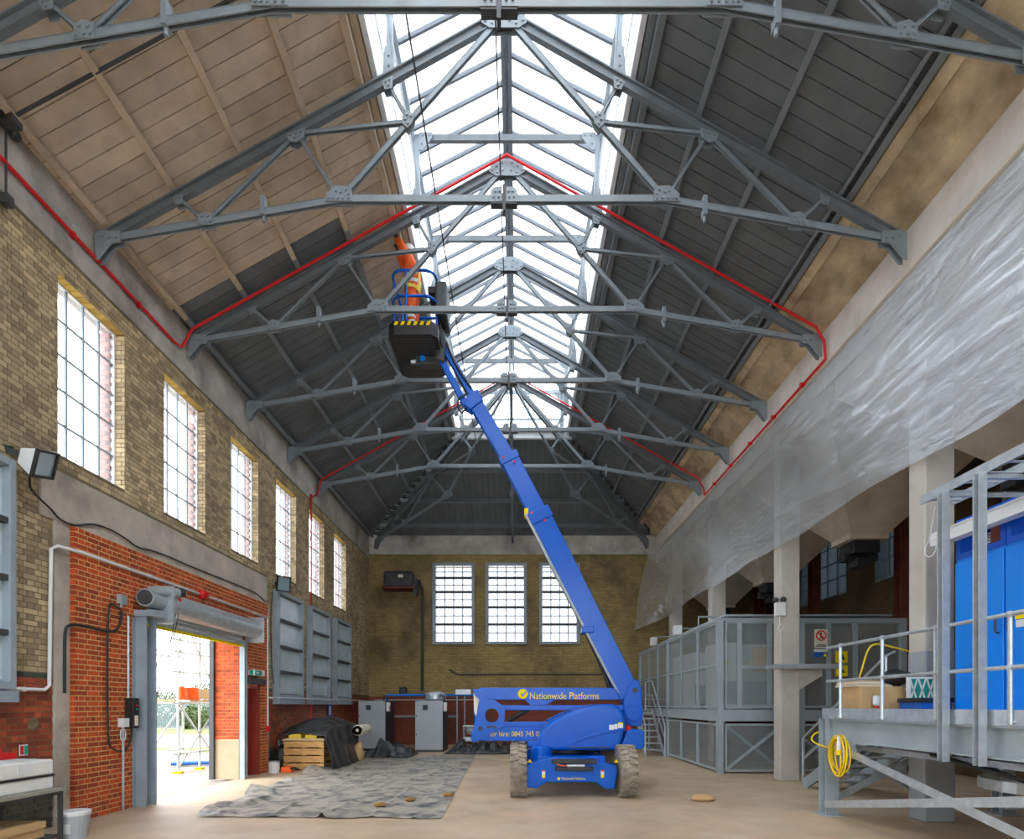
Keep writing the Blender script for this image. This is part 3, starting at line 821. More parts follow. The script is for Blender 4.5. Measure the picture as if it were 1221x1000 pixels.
tl = {-1: 'grey steel roof truss nearest the camera, its tie across the top edge', 0: 'grey steel roof truss second from the camera', 1: 'grey steel roof truss with red pipe in front of the worker',
      2: 'grey steel roof truss just beyond the worker\'s basket', 3: 'grey steel roof truss second from the far hip', 4: 'grey steel roof truss with red pipe by the far hip'}
t0 = thing('roof_truss', tl[-1], 'truss', (XC, Y0 - BAY, 8.3), 'grey steel roof trusses')
half_truss(t0, XC, Y0 - BAY, -1, 0, 1.0); half_truss(t0, XC, Y0 - BAY, 1, 0, .985); hanger_bits(t0, Y0 - BAY)
for k in range(0, 5):
    c = copy_tree(t0); c.location.y = Y0 + BAY * k; c['label'] = tl[k]
YL = Y0 + 4 * BAY
for nm, dx, dy, lab in (('a', -6.0, YR - .12 - YL, 'diagonal grey hip truss running to the far left corner'), ('b', 5.9, YR - .12 - YL, 'diagonal grey hip truss running to the far right corner'), ('c', 0, YR - .12 - YL, 'half truss from the last apex to the end wall')):
    o = thing('hip_truss', lab, 'truss', (XC, YL, 8.3), 'hip end trusses')
    half_truss(o, XC, YL + .12, dx, dy, math.hypot(dx, dy) / 6.28)

# ================================================================== windows
def rect_frame(mb, y0, y1, z0, z1, x0, x1, w_):
    return mb.box(x0, x1, y0, y0 + w_, z0, z1).box(x0, x1, y1 - w_, y1, z0, z1).box(x0, x1, y0 + w_, y1 - w_, z0, z0 + w_).box(x0, x1, y0 + w_, y1 - w_, z1 - w_, z1)
pp = None; vd = None
GX = WL - 0.17
for i, (a, b) in enumerate(WIN):
    z0, z1 = UPZ; nm = 'window_%d' % (i + 1)
    m = rect_frame(MB(), a, b, z0, z1, GX - .03, GX + .03, .035)
    wn = struct(nm, m, M['white_paint'], ('tall twenty-pane steel window high in the left wall, %s' % ['nearest the camera', 'second from the camera', 'third from the camera', 'above the black floodlight', 'beside the red pipe', 'nearest the far corner'][i - 3]) if i >= 3 else 'steel window outside the picture')
    cw = (b - a - .07) / 4; rh = (z1 - z0 - .07) / 5
    for q in range(1, 4): MB().box(GX - .015, GX + .02, a + .035 + cw * q - .012, a + .035 + cw * q + .012, z0 + .03, z1 - .03).build('glazing_bar', M['frame_paint'], wn)
    for q in range(1, 5): MB().box(GX - .012, GX + .017, a + .03, b - .03, z0 + .035 + rh * q - .012, z0 + .035 + rh * q + .012).build('glazing_bar', M['frame_paint'], wn)
    if i < 3:
        MB().box(GX - .002, GX + .002, a, b, z0, z1).build('pane', M['win_glass'], wn); continue
    for c in range(4):
        for r in range(5):
            loc = (GX, a + .035 + cw * c + .012, z0 + .035 + rh * r + .012)
            if pp is None:
                pp = MB().box(-.002, .002, 0, cw - .024, 0, rh - .024).build('pane', M['win_glass'], None); pp.parent = wn; pp.location = loc
            else: link_copy(pp, wn, loc)
    spots = {3: ((2, 3), (1, 2), (2, 0), (0, 2)), 4: ((1, 2), (2, 3), (3, 4), (2, 0)), 5: ((2, 2), (1, 1), (2, 3))}.get(i, ((2, 2), (1, 3)))
    for c, r in spots:
        loc = (GX + .006, a + .035 + cw * (c + .5), z0 + .035 + rh * (r + .5))
        if vd is None:
            vd = MB().lathe([(.085, 0), (.085, .012), (.07, .018), (.03, .012), (.03, .02), (0.0, .022)], (0, 0, 0), 'x', 20).build('vent_disc', M['pale_film'], None)
            vd.parent = wn; vd.location = loc
        else: link_copy(vd, wn, loc)

# framed secondary glazing over the lower windows
for n, i in enumerate(lower_bays):
    a, b = WIN[i]; a -= .22; b += .2; z0, z1 = 1.86, 4.68
    m = rect_frame(MB(), a, b, z0, z1, WL - .02, WL + .17, .09)
    wn = struct('window_%d' % (30 + n), m, M['frame_paint'],
                {2: 'grey framed panel window cut by the left edge', 6: 'grey framed four-pane panel window under the black floodlight', 7: 'grey framed four-pane panel window beside the red pipe', 8: 'grey framed four-pane panel window nearest the far corner'}.get(i, 'grey framed panel window outside the picture'), bevel=.008)
    zs = [z0 + .09, 2.55, 3.22, 3.92, z1 - .09]
    for q in range(4):
        MB().box(WL + .06, WL + .066, a + .08, b - .08, zs[q] + .03, zs[q + 1] - .03).build('pane', M['panel_film'], wn)
        if q: MB().box(WL + .02, WL + .15, a + .09, b - .09, zs[q] - .035, zs[q] + .035).build('transom', M['dark_steel'], wn)
    g = MB()
    for q in range(1, 6): g.box(WL + .04, WL + .05, a + .09 + (b - a - .18) * q / 6 - .008, a + .09 + (b - a - .18) * q / 6 + .008, z0 + .09, z1 - .09)
    for q in range(1, 14): g.box(WL + .035, WL + .045, a + .09, b - .09, z0 + q * .2 - .006, z0 + q * .2 + .006)
    g.build('glazing_bars', M['frame_paint'], wn)
    MB().box(WL, WL + .2, a, b, z0 - .16, z0 - .02).build('sill', M['frame_paint'], wn)

for n, (a, b) in enumerate(RW):
    t = rect_frame(MB(), a, b, RWZ[0], RWZ[1], YR - .14, YR + .05, .13); t.v = [(p[1], p[0], p[2]) for p in t.v]
    wn = struct('window_%d' % (40 + n), t, M['frame_paint'], ['left end-wall window in a grey steel frame', 'middle end-wall window in a grey steel frame', 'right end-wall window behind the blue boom'][n], bevel=.01)
    zs = [RWZ[0] + .13, 5.12, 5.85, 6.5, 7.1, RWZ[1] - .13]
    for q in range(5):
        MB().box(a + .12, b - .12, YR - .03, YR - .025, zs[q] + .02, zs[q+1] - .02).build('pane', M['sky_dim_glass'], wn)
        if q: MB().box(a + .13, b - .13, YR - .1, YR, zs[q] - .045, zs[q] + .045).build('transom', M['dark_steel'], wn)
    g = MB()
    for q in range(1, 4): g.box(a + .13 + (b - a - .26) * q / 4 - .02, a + .13 + (b - a - .26) * q / 4 + .02, YR - .05, YR - .035, zs[0], zs[-1])
    for q in range(5): g.box(a + .13, b - .13, YR - .05, YR - .035, (zs[q] + zs[q+1]) / 2 - .018, (zs[q] + zs[q+1]) / 2 + .018)
    g.build('glazing_bars', M['frame_paint'], wn)

# ================================================================== shutter door, pipes and fittings on the left wall
def onw(px, py, X=WL + .04):
    d = X * F / (px - CX); return Vector((X, d, EYE + (CY - py) * d / F))

def sag(p, q, drop, n=8):
    p = Vector(p); q = Vector(q)
    return [p.lerp(q, i / n) - Vector((0, 0, drop * 4 * (i / n) * (1 - i / n))) for i in range(n + 1)]

rs = thing('roller_shutter', 'galvanised roller shutter door rolled up in the red brick panel', 'shutter door', (-6.15, 11.1, 0))
for a, b, x0, x1 in ((9.27, 9.55, -6.26, -6.08), (12.74, 12.88, -6.26, -6.14)):
    MB().box(x0, x1, a, a + .03, 0, 3.12).box(x0, x1, b - .03, b, 0, 3.12).box(x0, x0 + .03, a + .03, b - .03, 0, 3.12).build('guide_rail', M['frame_paint'], rs, bevel=.004, seg=1)
MB().box(-6.265, -6.25, 9.2, 9.27, 0, 3.1).build('guide_angle', M['frame_paint'], rs)
dr = MB().lathe([(.2, 9.62), (.2, 13.0)], (-6.03, 0, 3.40), 'y', 24).build('drum', M['galv'], rs, smooth=False)
for q in range(3): MB().lathe([(.203, 9.64), (.203, 12.99)], (-6.03 + .003 * q, 0, 3.40), 'y', 24) 
sl = None
for q in range(3):
    loc_z = 3.02 + .085 * q
    if sl is None:
        sl = MB().prism([(-6.22, 0), (-6.205, .02), (-6.205, .06), (-6.22, .08), (-6.24, .08), (-6.24, 0)], 'y', 9.5, 12.8).build('slat', M['galv'], rs)
        sl.location = (0, 0, loc_z)
    else: link_copy(sl, rs, (0, 0, loc_z))
MB().box(-6.25, -6.19, 9.5, 12.8, 2.985, 3.03).build('bottom_bar', M['yellow'], rs)
MB().box(-6.25, -5.82, 12.98, 13.02, 3.1, 3.68).build('end_plate', M['galv'], rs)
MB().box(-6.25, -5.82, 9.56, 9.62, 3.05, 3.68).build('end_plate', M['galv'], rs)
MB().box(-6.25, -5.9, 9.22, 9.56, 3.12, 3.22).build('motor_bracket', M['frame_paint'], rs)
mo = MB().tube((-6.05, 9.2, 3.42), (-6.05, 9.56, 3.42), .15, 16).tube((-5.98, 9.3, 3.55), (-5.85, 9.75, 3.6), .075, 12).build('motor', M['grey_paint'], rs)
MB().lathe([(.12, 9.17), (.12, 9.21), (.05, 9.21), (.05, 9.16)], (-6.05, 0, 3.42), 'y', 16).build('fan_grille', M['dark_steel'], mo)
MB().tube((-5.85, 9.75, 3.6), (-5.82, 9.86, 3.615), .07, 10).build('end_cap', M['black'], mo)
MB().box(-5.9, -5.84, 9.78, 9.84, 3.42, 3.52).build('cord_tag', M['red'], mo)
MB().path([(-5.88, 9.80, 3.45), (-6.0, 9.75, 2.6), (-6.2, 9.6, 1.55)], .008, 5).path([(-5.86, 9.86, 3.45), (-6.0, 9.8, 2.6), (-6.2, 9.62, 1.55)], .008, 5).build('pull_cords', M['dark_steel'], rs)
cb = MB().box(-6.26, -6.12, 9.02, 9.16, 1.30, 1.78).build('control_box', M['black'], rs, bevel=.006)
MB().box(-6.13, -6.115, 9.05, 9.13, 1.34, 1.5).build('notice', M['sign_cream'], cb)
MB().lathe([(.015, 0), (.015, .012)], (-6.12, 9.09, 1.66), 'x', 8).build('button', M['red'], cb)
MB().lathe([(.015, 0), (.015, .012)], (-6.12, 9.09, 1.60), 'x', 8).build('button', M['green_sign'], cb)
jb_ = MB().box(-6.26, -6.16, 8.86, 8.99, 1.32, 1.46).build('switch_box', M['white_plastic'], rs, bevel=.006)
MB().tube((-6.22, 8.93, 0.02), (-6.22, 8.93, 1.32), .018, 8).build('conduit', M['galv'], rs)
MB().tube((-6.24, 9.08, 1.78), (-6.24, 9.08, 3.1), .016, 8).build('conduit', M['galv'], rs)
MB().path([(-6.2, 8.9 + .06 * math.cos(t * .6), 1.2 + .1 * math.sin(t * .6)) for t in range(22)], .008, 5).build('lead_coil', M['white_plastic'], rs)

# personnel door
dd = struct('door_1', MB().box(-6.50, -6.45, 13.0, 13.62, 0, 2.08), M['door_red'], 'dark red personnel door beside the shutter')
MB().box(-6.45, -6.43, 13.12, 13.16, .05, 2.0).build('edge_strip', M['white_plastic'], dd)
MB().box(-6.52, -6.255, 13.62, 13.745, 0, 2.16).build('door_frame', M['door_red'], dd)
MB().box(-6.24, -6.1, 12.98, 13.75, 2.16, 2.30).build('door_hood', M['dark_steel'], dd, bevel=.006)
MB().box(-6.44, -6.435, 13.02, 13.09, 1.2, 1.5).build('notice', M['sign_blue'], dd)
ex = thing('exit_sign', 'small green and white exit light above the personnel door', 'sign', (-6.2, 13.4, 2.4))
MB().box(-6.25, -6.1, 13.12, 13.68, 2.36, 2.5).build('case', M['white_plastic'], ex, bevel=.015)
MB().box(-6.26, -6.245, 13.05, 13.1, 2.36, 2.5).build('bracket', M['white_plastic'], ex)
MB().box(-6.2, -6.12, 13.113, 13.119, 2.375, 2.485).build('legend', M['green_sign'], ex)
MB().box(-6.1, -6.094, 13.15, 13.5, 2.38, 2.48).build('legend', M['green_sign'], ex)
MB().prism([(13.2, 2.43), (13.26, 2.47), (13.26, 2.445), (13.36, 2.445), (13.36, 2.415), (13.26, 2.415), (13.26, 2.39)], 'x', -6.094, -6.09).build('arrow', M['white_plastic'], ex)

# white conduit run with red alarm fittings
cr = thing('conduit_run', 'white conduit running over the shutter and down the left wall', 'conduit', (-6.3, 9, 1.8))
p = [(-6.31, 5.2, 1.87), (-6.31, 7.55, 1.87), (-6.31, 7.63, 1.93), (-6.31, 7.66, 3.78), (-6.29, 7.74, 3.84), (-6.235, 8.1, 3.85), (-6.235, 14.05, 3.85)]
MB().path(p, .024, 8).build('pipe', M['white_plastic'], cr, smooth=True)
MB().path([(-6.235, 14.05, 3.85), (-6.235, 14.12, 3.82), (-6.235, 14.14, 1.15)], .02, 8).build('pipe', M['white_plastic'], cr)
MB().path([(-6.235, 14.14, 1.86), (-6.16, 14.3, 1.86), (-6.16, 23.9, 1.86), (-6.1, 24.12, 1.9), (10.4, 24.12, 1.95)], .02, 6).build('pipe', M['white_plastic'], cr)
for yy, zz in ((9.6, 3.85), (11.9, 3.85), (13.4, 3.85)): MB().tube((-6.235, yy - .05, zz), (-6.235, yy + .05, zz), .033, 8).build('coupling', M['white_plastic'], cr)
for yy in (6.6, 7.2): MB().box(-6.35, -6.29, yy, yy + .05, 1.84, 1.9).build('clip', M['white_plastic'], cr)
one('alarm_sounder', 'round red alarm sounder on the conduit above the shutter', 'alarm', MB().lathe([(.1, 0), (.1, .05), (.06, .09), (.06, .13), (0, .14)], (-6.26, 11.2, 3.85), 'x', 14), M['red'])
one('call_point', 'small red fire call point at the foot of the white conduit', 'alarm', MB().box(-6.26, -6.2, 14.08, 14.2, 1.02, 1.15).box(-6.2, -6.19, 14.1, 14.18, 1.05, 1.12), M['red'])

# black cables
one('black_cable', 'black cable sagging along the concrete lintel over the shutter', 'cable', MB().path(smooth([onw(px, py, WL + .06) for px, py in ((36, 560), (36, 580), (45, 592), (60, 606), (72, 619), (90, 626), (112, 625), (133, 632), (150, 642), (164, 652), (180, 656), (200, 663), (225, 674), (255, 686), (285, 698), (305, 707), (317, 718))]), .014, 6), M['black'], smooth=True)
one('motor_cable', 'black cable from the grey junction box to the floor lead', 'cable', MB().path(smooth([onw(px, py, PX + .03) for px, py in ((143, 726), (132, 720), (129, 735), (128, 780), (128, 820), (129, 870), (131, 888), (140, 895), (150, 893), (156, 880), (157, 868))]), .016, 6), M['black'], smooth=True)
one('wall_cable', 'black cable rising from the pilaster to the junction box', 'cable', MB().path(smooth([onw(px, py, PX + .025) for px, py in ((77, 826), (77, 780), (78, 752), (84, 745), (100, 746), (125, 752), (138, 751), (144, 740), (145, 728))]), .02, 6), M['black'], smooth=True)
one('junction_box', 'small grey junction box on red brick beside the shutter motor', 'box', MB().box(PX, PX + .07, 8.84, 8.99, 3.26, 3.40).tube((PX + .035, 8.9, 3.2), (PX + .035, 8.9, 3.26), .02, 8).box(PX + .07, PX + .075, 8.855, 8.975, 3.275, 3.385), M['grey_paint'])
one('drop_cable', 'thin dark cable hanging below the black floodlight', 'cable', MB().path(smooth([onw(px, py, WL + .04) for px, py in ((325, 706), (323, 740), (324, 790), (326, 812), (330, 822))]), .012, 5), M['black'])

# red sprinkler pipe: along the near truss, down the right wall, over the last truss, down the left wall
YT1, YT4 = Y0 + BAY - .13, Y0 + 4 * BAY - .13
def rz(o): return 12.0 - PIT * o + .07
pts = [(WL + .07, 4.0, 8.33), (WL + .07, YT1 - .3, 8.33), (WL + .09, YT1 - .12, 8.36), (XC - 5.95, YT1, rz(5.95) + .02), (XC, YT1, rz(0)), (XC + 5.85, YT1, rz(5.85)), (XC + 6.0, YT1, 8.55), (XR - .05, YT1 + .05, 8.24),
       (XR - .05, YT4 - .06, 8.24), (XC + 6.03, YT4, 8.5), (XC + 5.85, YT4, rz(5.85)), (XC, YT4, rz(0)), (XC - 5.95, YT4, rz(5.95)), (WL + .09, YT4, 8.3), (WL + .07, YT4 - .5, 8.0), (WL + .07, YT4 - .5, 1.2)]
rp_ = thing('sprinkler_pipe', 'long bright red pipe following the trusses and walls', 'pipe', (WL + .07, YT1, 1.2))
MB().path(pts, .026, 8).build('pipe', M['red'], rp_)
for yy in (5.2, 6.6, 8.0, 9.4): MB().box(WL + .03, WL + .09, yy, yy + .05, 8.29, 8.37).build('clip', M['red'], rp_)
for yy in (11.6, 12.9, 14.2, 15.5, 16.8): MB().box(XR - .1, XR, yy, yy + .05, 8.2, 8.28).build('clip', M['red'], rp_)
MB().tube((WL + .07, YT4 - .5, 7.9), (WL + .07, YT4 - .5, 8.1), .04, 8).build('coupling', M['red'], rp_)

# wires strung along the roof
one('hoist_wire', 'thin dark wire strung along the trusses left of the ridge', 'wire', MB().tube((-1.27, YF, 9.32), (-1.20, 17.9, 9.32), .012, 5), M['dark_steel'])
one('ridge_wire', 'thin dark wire strung under the ridge between truss centres', 'wire', MB().tube((XC - .05, YF, 9.45), (XC - .05, 17.9, 9.45), .010, 5), M['dark_steel'])
one('roof_rod', 'dark round rod crossing the cream boards at upper left', 'rod', MB().tube((XC - 5.97, 6.9, 8.82), (XC - 2.3, 6.9, zb(2.3) - .22), .022, 6).box(-6.3, -6.1, 6.82, 6.98, 8.74, 8.84), M['dark_steel'])
ins = thing('wall_insulator', 'dark drop rod with insulators on the left wall plate', 'rod', (-6.25, 6.95, 8.0))
MB().tube((-6.28, 6.95, 7.85), (-6.28, 6.95, 8.8), .014, 6).build('rod', M['dark_steel'], ins)
MB().lathe([(.05, 8.72), (.07, 8.76), (.05, 8.8)], (-6.26, 6.9, 0), 'z', 10).lathe([(.05, 8.72), (.07, 8.76), (.05, 8.8)], (-6.26, 7.05, 0), 'z', 10).build('insulator', M['dark_steel'], ins)
MB().box(-6.33, -6.22, 6.9, 7.0, 7.8, 7.92).build('bracket', M['dark_steel'], ins)

# floodlights
def floodlight(label, c, ax, body, size, name='floodlight'):
    o = thing(name, label, 'floodlight', c, 'wall floodlights')
    a, b, h, dp = size
    R = ax                                   # rotation matrix: local +y is where it points
    def tr(mb):
        mb.v = [tuple(Vector(c) + R @ Vector(p)) for p in mb.v]; return mb
    m = MB(); vs = [(-a*.6, -dp, -h*.55), (a*.6, -dp, -h*.55), (a*.6, -dp, h*.55), (-a*.6, -dp, h*.55), (-a, 0, -h), (a, 0, -h), (a, 0, h), (-a, 0, h)]
    m.add(vs, [(0,3,2,1),(4,5,6,7),(0,1,5,4),(1,2,6,5),(2,3,7,6),(3,0,4,7)])
    tr(m).build('housing', body, o, bevel=.01)
    tr(MB().box(-a*1.04, a*1.04, 0, .035, h*.86, h*1.04).box(-a*1.04, a*1.04, 0, .035, -h*1.04, -h*.86).box(-a*1.04, -a*.86, 0, .035, -h*.86, h*.86).box(a*.86, a*1.04, 0, .035, -h*.86, h*.86)).build('bezel', M['black'], o)
    tr(MB().box(-a*.86, a*.86, .005, .015, -h*.86, h*.86)).build('lens', M['lamp_glass'], o)
    tr(MB().box(-a*.3, -a*.2, -dp*1.9, -dp*.2, -h*.2, h*.2).box(a*.2, a*.3, -dp*1.9, -dp*.2, -h*.2, h*.2).box(-a*.3, a*.3, -dp*2.1, -dp*1.85, -h*.3, h*.3)).build('bracket', M['dark_steel'], o)
    return o
Rm = lambda yaw, pitch, roll=0: (Matrix.Rotation(math.radians(yaw), 3, 'Z') @ Matrix.Rotation(math.radians(pitch), 3, 'X') @ Matrix.Rotation(math.radians(roll), 3, 'Y'))
floodlight('large white-backed floodlight on the yellow brick at left edge', onw(52, 553, -6.02), Rm(-72, -20, 18), M['white_plastic'], (.23, .2, .17, .2))
floodlight('small black floodlight above the grey framed windows', onw(338, 696, -6.02), Rm(-135, -8, 0), M['black'], (.17, .2, .19, .22))

# ---------- outside the door
tag(MB().box(-60, -6.9, 30, 40.5, -.03, .0).build('grass', M['grass']), 'mown grass strip before the yard fence', 'grass', kind='stuff')
tag(MB().box(-60, -6.9, 20.5, 22.5, -.03, .0).build('grass', M['grass']), 'narrow grass verge in the yard', 'grass', kind='stuff')
one('kerb', 'low kerb along the grass outside', 'kerb', MB().box(-40, -10, 29.8, 30, -.03, .1), M['concrete'], bevel=.02)
fe = thing('palisade_fence', 'pale blue-grey palisade fence beyond the grass outside', 'fence', (-27, 42, 0))
fp = None; xx = -38.0
while xx < -19:
    if fp is None:
        fp = MB().prism([(-.035, 0), (.035, 0), (.035, 2.1), (0, 2.25), (-.035, 2.1)], 'y', 0, .02).build('pale', M['fence'], None); fp.parent = fe; fp.location = Vector((xx, 42, 0)) - origin(fe)
    else: link_copy(fp, fe, Vector((xx, 42, 0)) - origin(fe))
    xx += .105
MB().box(-38, -19, 42.03, 42.08, .4, .46).build('rail', M['fence'], fe); MB().box(-38, -19, 42.03, 42.08, 1.7, 1.76).build('rail', M['fence'], fe)

def bush(name, label, c, r, h, n, seed, group):
    rnd = random.Random(seed); m = MB()
    for _ in range(n):
        t = rnd.uniform(0, 2*PI); u = rnd.random() ** .4; z = rnd.uniform(0.02, 1)
        k = math.sqrt(max(0, 1 - (2*z - 1) ** 2 * .8)) * u
        p_ = Vector((c[0] + r * k * math.cos(t), c[1] + r * k * math.sin(t), c[2] + h * z * (0.8 + .3 * nse(t * 2, seed))))
        a = Vector((rnd.uniform(-1, 1), rnd.uniform(-1, 1), rnd.uniform(-1, 1))).normalized(); b = a.orthogonal().normalized(); s = rnd.uniform(.06, .13)
        m.add([p_ - a*s, p_ + b*s*.5, p_ + a*s, p_ - b*s*.5], [(0, 1, 2, 3)])
    o = thing(name, label, 'bush', c, group)
    tag(m.build('foliage', M['leaf'], o), kind='stuff')
    st = MB()
    for q in range(5): st.tube((c[0], c[1], c[2]), (c[0] + r*.5*math.cos(q*1.3), c[1] + r*.5*math.sin(q*1.3), c[2] + h*.7), .04, 5, .015)
    st.build('stems', M['rust_steel'], o)
bush('hedge_bush', 'green bush by the fence seen left through the doorway', (-27.8, 44.6, 0), 1.6, 3.1, 2600, 3, 'bushes by the fence')
bush('hedge_bush', 'larger green bush by the fence behind the scaffold tower', (-24.2, 44.8, 0), 1.9, 4.2, 3200, 4, 'bushes by the fence')
bush('hedge_bush', 'low green bush in front of the fence behind the scaffold', (-23.0, 40.3, 0), 1.1, 1.9, 1800, 5, 'bushes by the fence')

sc = thing('scaffold_tower', 'grey tube scaffold tower outside the shutter doorway', 'scaffold', (-8.9, 15, 0))
X0, X1, YA, YB = -9.45, -8.45, 14.1, 16.0
for x_, y_ in ((X0, YA), (X1, YA), (X0, YB), (X1, YB), (X1, 15.05)):
    MB().tube((x_, y_, 0), (x_, y_, 6.6), .03, 8).build('standard', M['galv'], sc)
    MB().box(x_ - .09, x_ + .09, y_ - .09, y_ + .09, -.03, .02).build('base_plate', M['yellow'], sc)
for z_ in (.45, 1.72, 3.0, 4.2):
    for x_ in (X0, X1): MB().tube((x_, YA - .25, z_), (x_, YB + .25, z_), .024, 6).build('ledger', M['galv'], sc)
    for y_ in (YA, YB): MB().tube((X0 - .2, y_, z_ + .05), (X1 + .3, y_, z_ + .05), .024, 6).build('transom', M['galv'], sc)
for z_ in (2.5, 3.3): MB().tube((X1, YA - .3, z_), (X1, YB + .2, z_ + .02), .024, 6).build('guard_rail', M['galv'], sc)
for a, b in (((X1, YA, .1), (X1, YB, 1.7)), ((X1, YB, .1), (X1, YA, 1.7)), ((X0, YA, .1), (X0, YB, 1.7)), ((X1, YA, 4.2), (X1, YB, 1.8)), ((X0, YA, 1.8), (X0, YB, 4.2))):
    MB().tube(a, b, .024, 6).build('brace', M['galv'], sc)
for q in range(4): MB().box(X0 + .1 + q * .22, X0 + .3 + q * .22, YA - .1, YB + .1, 1.77, 1.81).build('scaffold_board', M['wood'], sc)
MB().box(X1 - .02, X1 + .02, YA, YB, 1.83, 2.1).build('toe_board', M['ply'], sc)
for z_ in (.45, 1.72, 2.5, 3.0, 3.3): 
    for y_ in (YA, YB): MB().box(X1 - .05, X1 + .05, y_ - .05, y_ + .05, z_ - .04, z_ + .06).build('coupler', M['galv'], sc)
oj = grid(14, 8, lambda u, v: (X1 + .04 + .05 * math.sin(u * 9) * v, YA - .02 + u * .8, 2.13 - v * .32 + .03 * nse(u * 5, v * 4)))
for i in range(len(oj.v)): oj.v[i] = oj.v[i]
ojo = one('orange_jacket', 'bright orange hi-vis jacket slung on the scaffold', 'jacket', oj, M['orange'], smooth=True)
so = ojo.modifiers.new('thickness', 'SOLIDIFY'); so.thickness = .03
for q in range(2):
    one('scaffold_bundle', ['blue and grey tubes lying on the ground left of the scaffold', 'short coloured tubes lying behind the scaffold foot'][q], 'tubes',
        MB().tube((-9.6 + q * 1.6, 15.8 + q, .05), (-8.7 + q * 1.5, 16.2 + q, .05), .05, 8).tube((-9.55 + q * 1.6, 15.6 + q, .05), (-8.6 + q * 1.5, 16.0 + q, .05), .05, 8), M['sign_blue'] if q == 0 else M['galv'])

# ================================================================== the blue boom lift
bl = thing('boom_lift', 'blue articulated boom lift raised to the roof', 'boom lift', (1.0, 11.5, 0))
D = 11.6
BP = M['blue_paint']
def poly(d, pts, sc=4.36, ox=520, oy=780):
    r = []
    for a, b in pts:
        v = at(ox + a / sc, oy + b / sc, d); r.append((v.x, v.z))
    return r
# wheels
def wheel(x, y, out):
    w_ = MB().lathe([(.26, -.145), (.38, -.15), (.44, -.12), (.452, -.06), (.452, .06), (.44, .12), (.38, .15), (.26, .145)], (x, y, .47), 'x', 28).build('wheel', M['rubber'], bl, smooth=False)
    lug = MB()
    for k in range(22):
        for s in (-1, 1):
            t = 2*PI*(k + (.5 if s > 0 else 0)) / 22
            c = Vector((x + s * .075, y + .455 * math.cos(t), .47 + .455 * math.sin(t)))
            rad = Vector((0, math.cos(t), math.sin(t))); tan = Vector((0, -math.sin(t), math.cos(t)))
            ax_ = (Vector((1, 0, 0)) + tan * .22 * s).normalized()
            sd = rad.cross(ax_)
            vs = [c + ax_ * (i * .072) + sd * (j * .036) + rad * (kk * .022) for kk in (-1, 1) for i, j in ((-1,-1),(1,-1),(1,1),(-1,1))]
            lug.add(vs, [(0,3,2,1),(4,5,6,7),(0,1,5,4),(1,2,6,5),(2,3,7,6),(3,0,4,7)])
    tag(lug.build('tread_blocks', M['rubber'], w_), kind='stuff')
    MB().lathe([(.0, .02), (.1, .02), (.12, -.02), (.22, -.03), (.26, .0), (.26, -.1)] if out > 0 else [(.26, .1), (.26, .0), (.22, .03), (.12, .02), (.1, -.02), (0, -.02)], (x + out * .12, y, .47), 'x', 20).build('rim', BP, w_)
    MB().lathe([(.26, -.13), (.12, -.1), (.12, .1), (.26, .13)], (x, y, .47), 'x', 16).build('hub', M['black'], w_)
for x, y in ((-.0, 10.37), (2.0, 10.37), (0.0, 12.6), (2.0, 12.6)):
    wheel(x + (.02 if x == 0 else -.02), y, -1 if x < 1 else 1)
# chassis
ch = MB().prism(poly(10.45, [(470, 580), (480, 560), (570, 535), (620, 528), (760, 528), (830, 545), (925, 570), (930, 610), (915, 690), (870, 690), (820, 655), (570, 655), (525, 685), (470, 682)]), 'y', 10.2, 10.62).build('chassis', BP, bl, bevel=.02)
MB().box(.36, 1.64, 10.55, 12.8, .38, .72).build('frame', BP, bl, bevel=.02)
MB().box(.2, 1.8, 12.35, 12.85, .3, .7).build('rear_axle', BP, bl, bevel=.03)
for s in (-1, 1):
    MB().tube((1 + s * .68, 10.37, .47), (1 + s * .9, 10.37, .47), .12, 12).build('steering_hub', M['black'], bl)
    MB().tube((1 + s * .68, 12.6, .47), (1 + s * .9, 12.6, .47), .12, 12).build('steering_hub', M['black'], bl)
MB().box(.62, 1.42, 10.1, 10.22, .62, .70).build('bumper_tray', M['black'], bl, bevel=.01)
MB().box(.68, 1.36, 10.12, 10.22, .49, .56).build('bumper_tray', M['black'], bl, bevel=.01)
MB().tube((.88, 10.14, .585), (1.2, 10.14, .585), .028, 10).build('steering_ram', M['galv'], bl)
MB().path([(.7, 10.12, .62), (.74, 10.1, .60), (.8, 10.11, .585), (.88, 10.14, .585)], .012, 6).build('orange_hose', M['orange'], bl)
MB().tube((.25, 10.28, .62), (1.75, 10.28, .62), .018, 6).build('track_rod', M['black'], bl)
for s in (-1, 1):
    d1 = MB().box(1 + s * .53 - .03, 1 + s * .53 + .03, 10.19, 10.197, .40, .50).build('decal', M['white_plastic'], bl)
    MB().box(1 + s * .53 - .028, 1 + s * .53 + .028, 10.185, 10.195, .36, .41).build('decal', M['yellow'], bl)
    MB().box(1 + s * .53 - .028, 1 + s * .53 + .028, 10.185, 10.19, .475, .5).build('decal', M['red'], bl)
    MB().prism([(1 + s * .78 - .04, .635), (1 + s * .78 + .04, .635), (1 + s * .78, .70)], 'y', 10.19, 10.197).build('decal', M['yellow'], bl)
text('chassis_lettering', 'Nationwide Platforms', .07, (.80, 10.196, .345), (PI/2, 0, 0), M['yellow'], bl, .001, width=.42)
MB().lathe([(.03, 0), (.03, .004)], (.745, 10.193, .345), 'y', 14).build('chassis_logo', M['yellow'], bl)
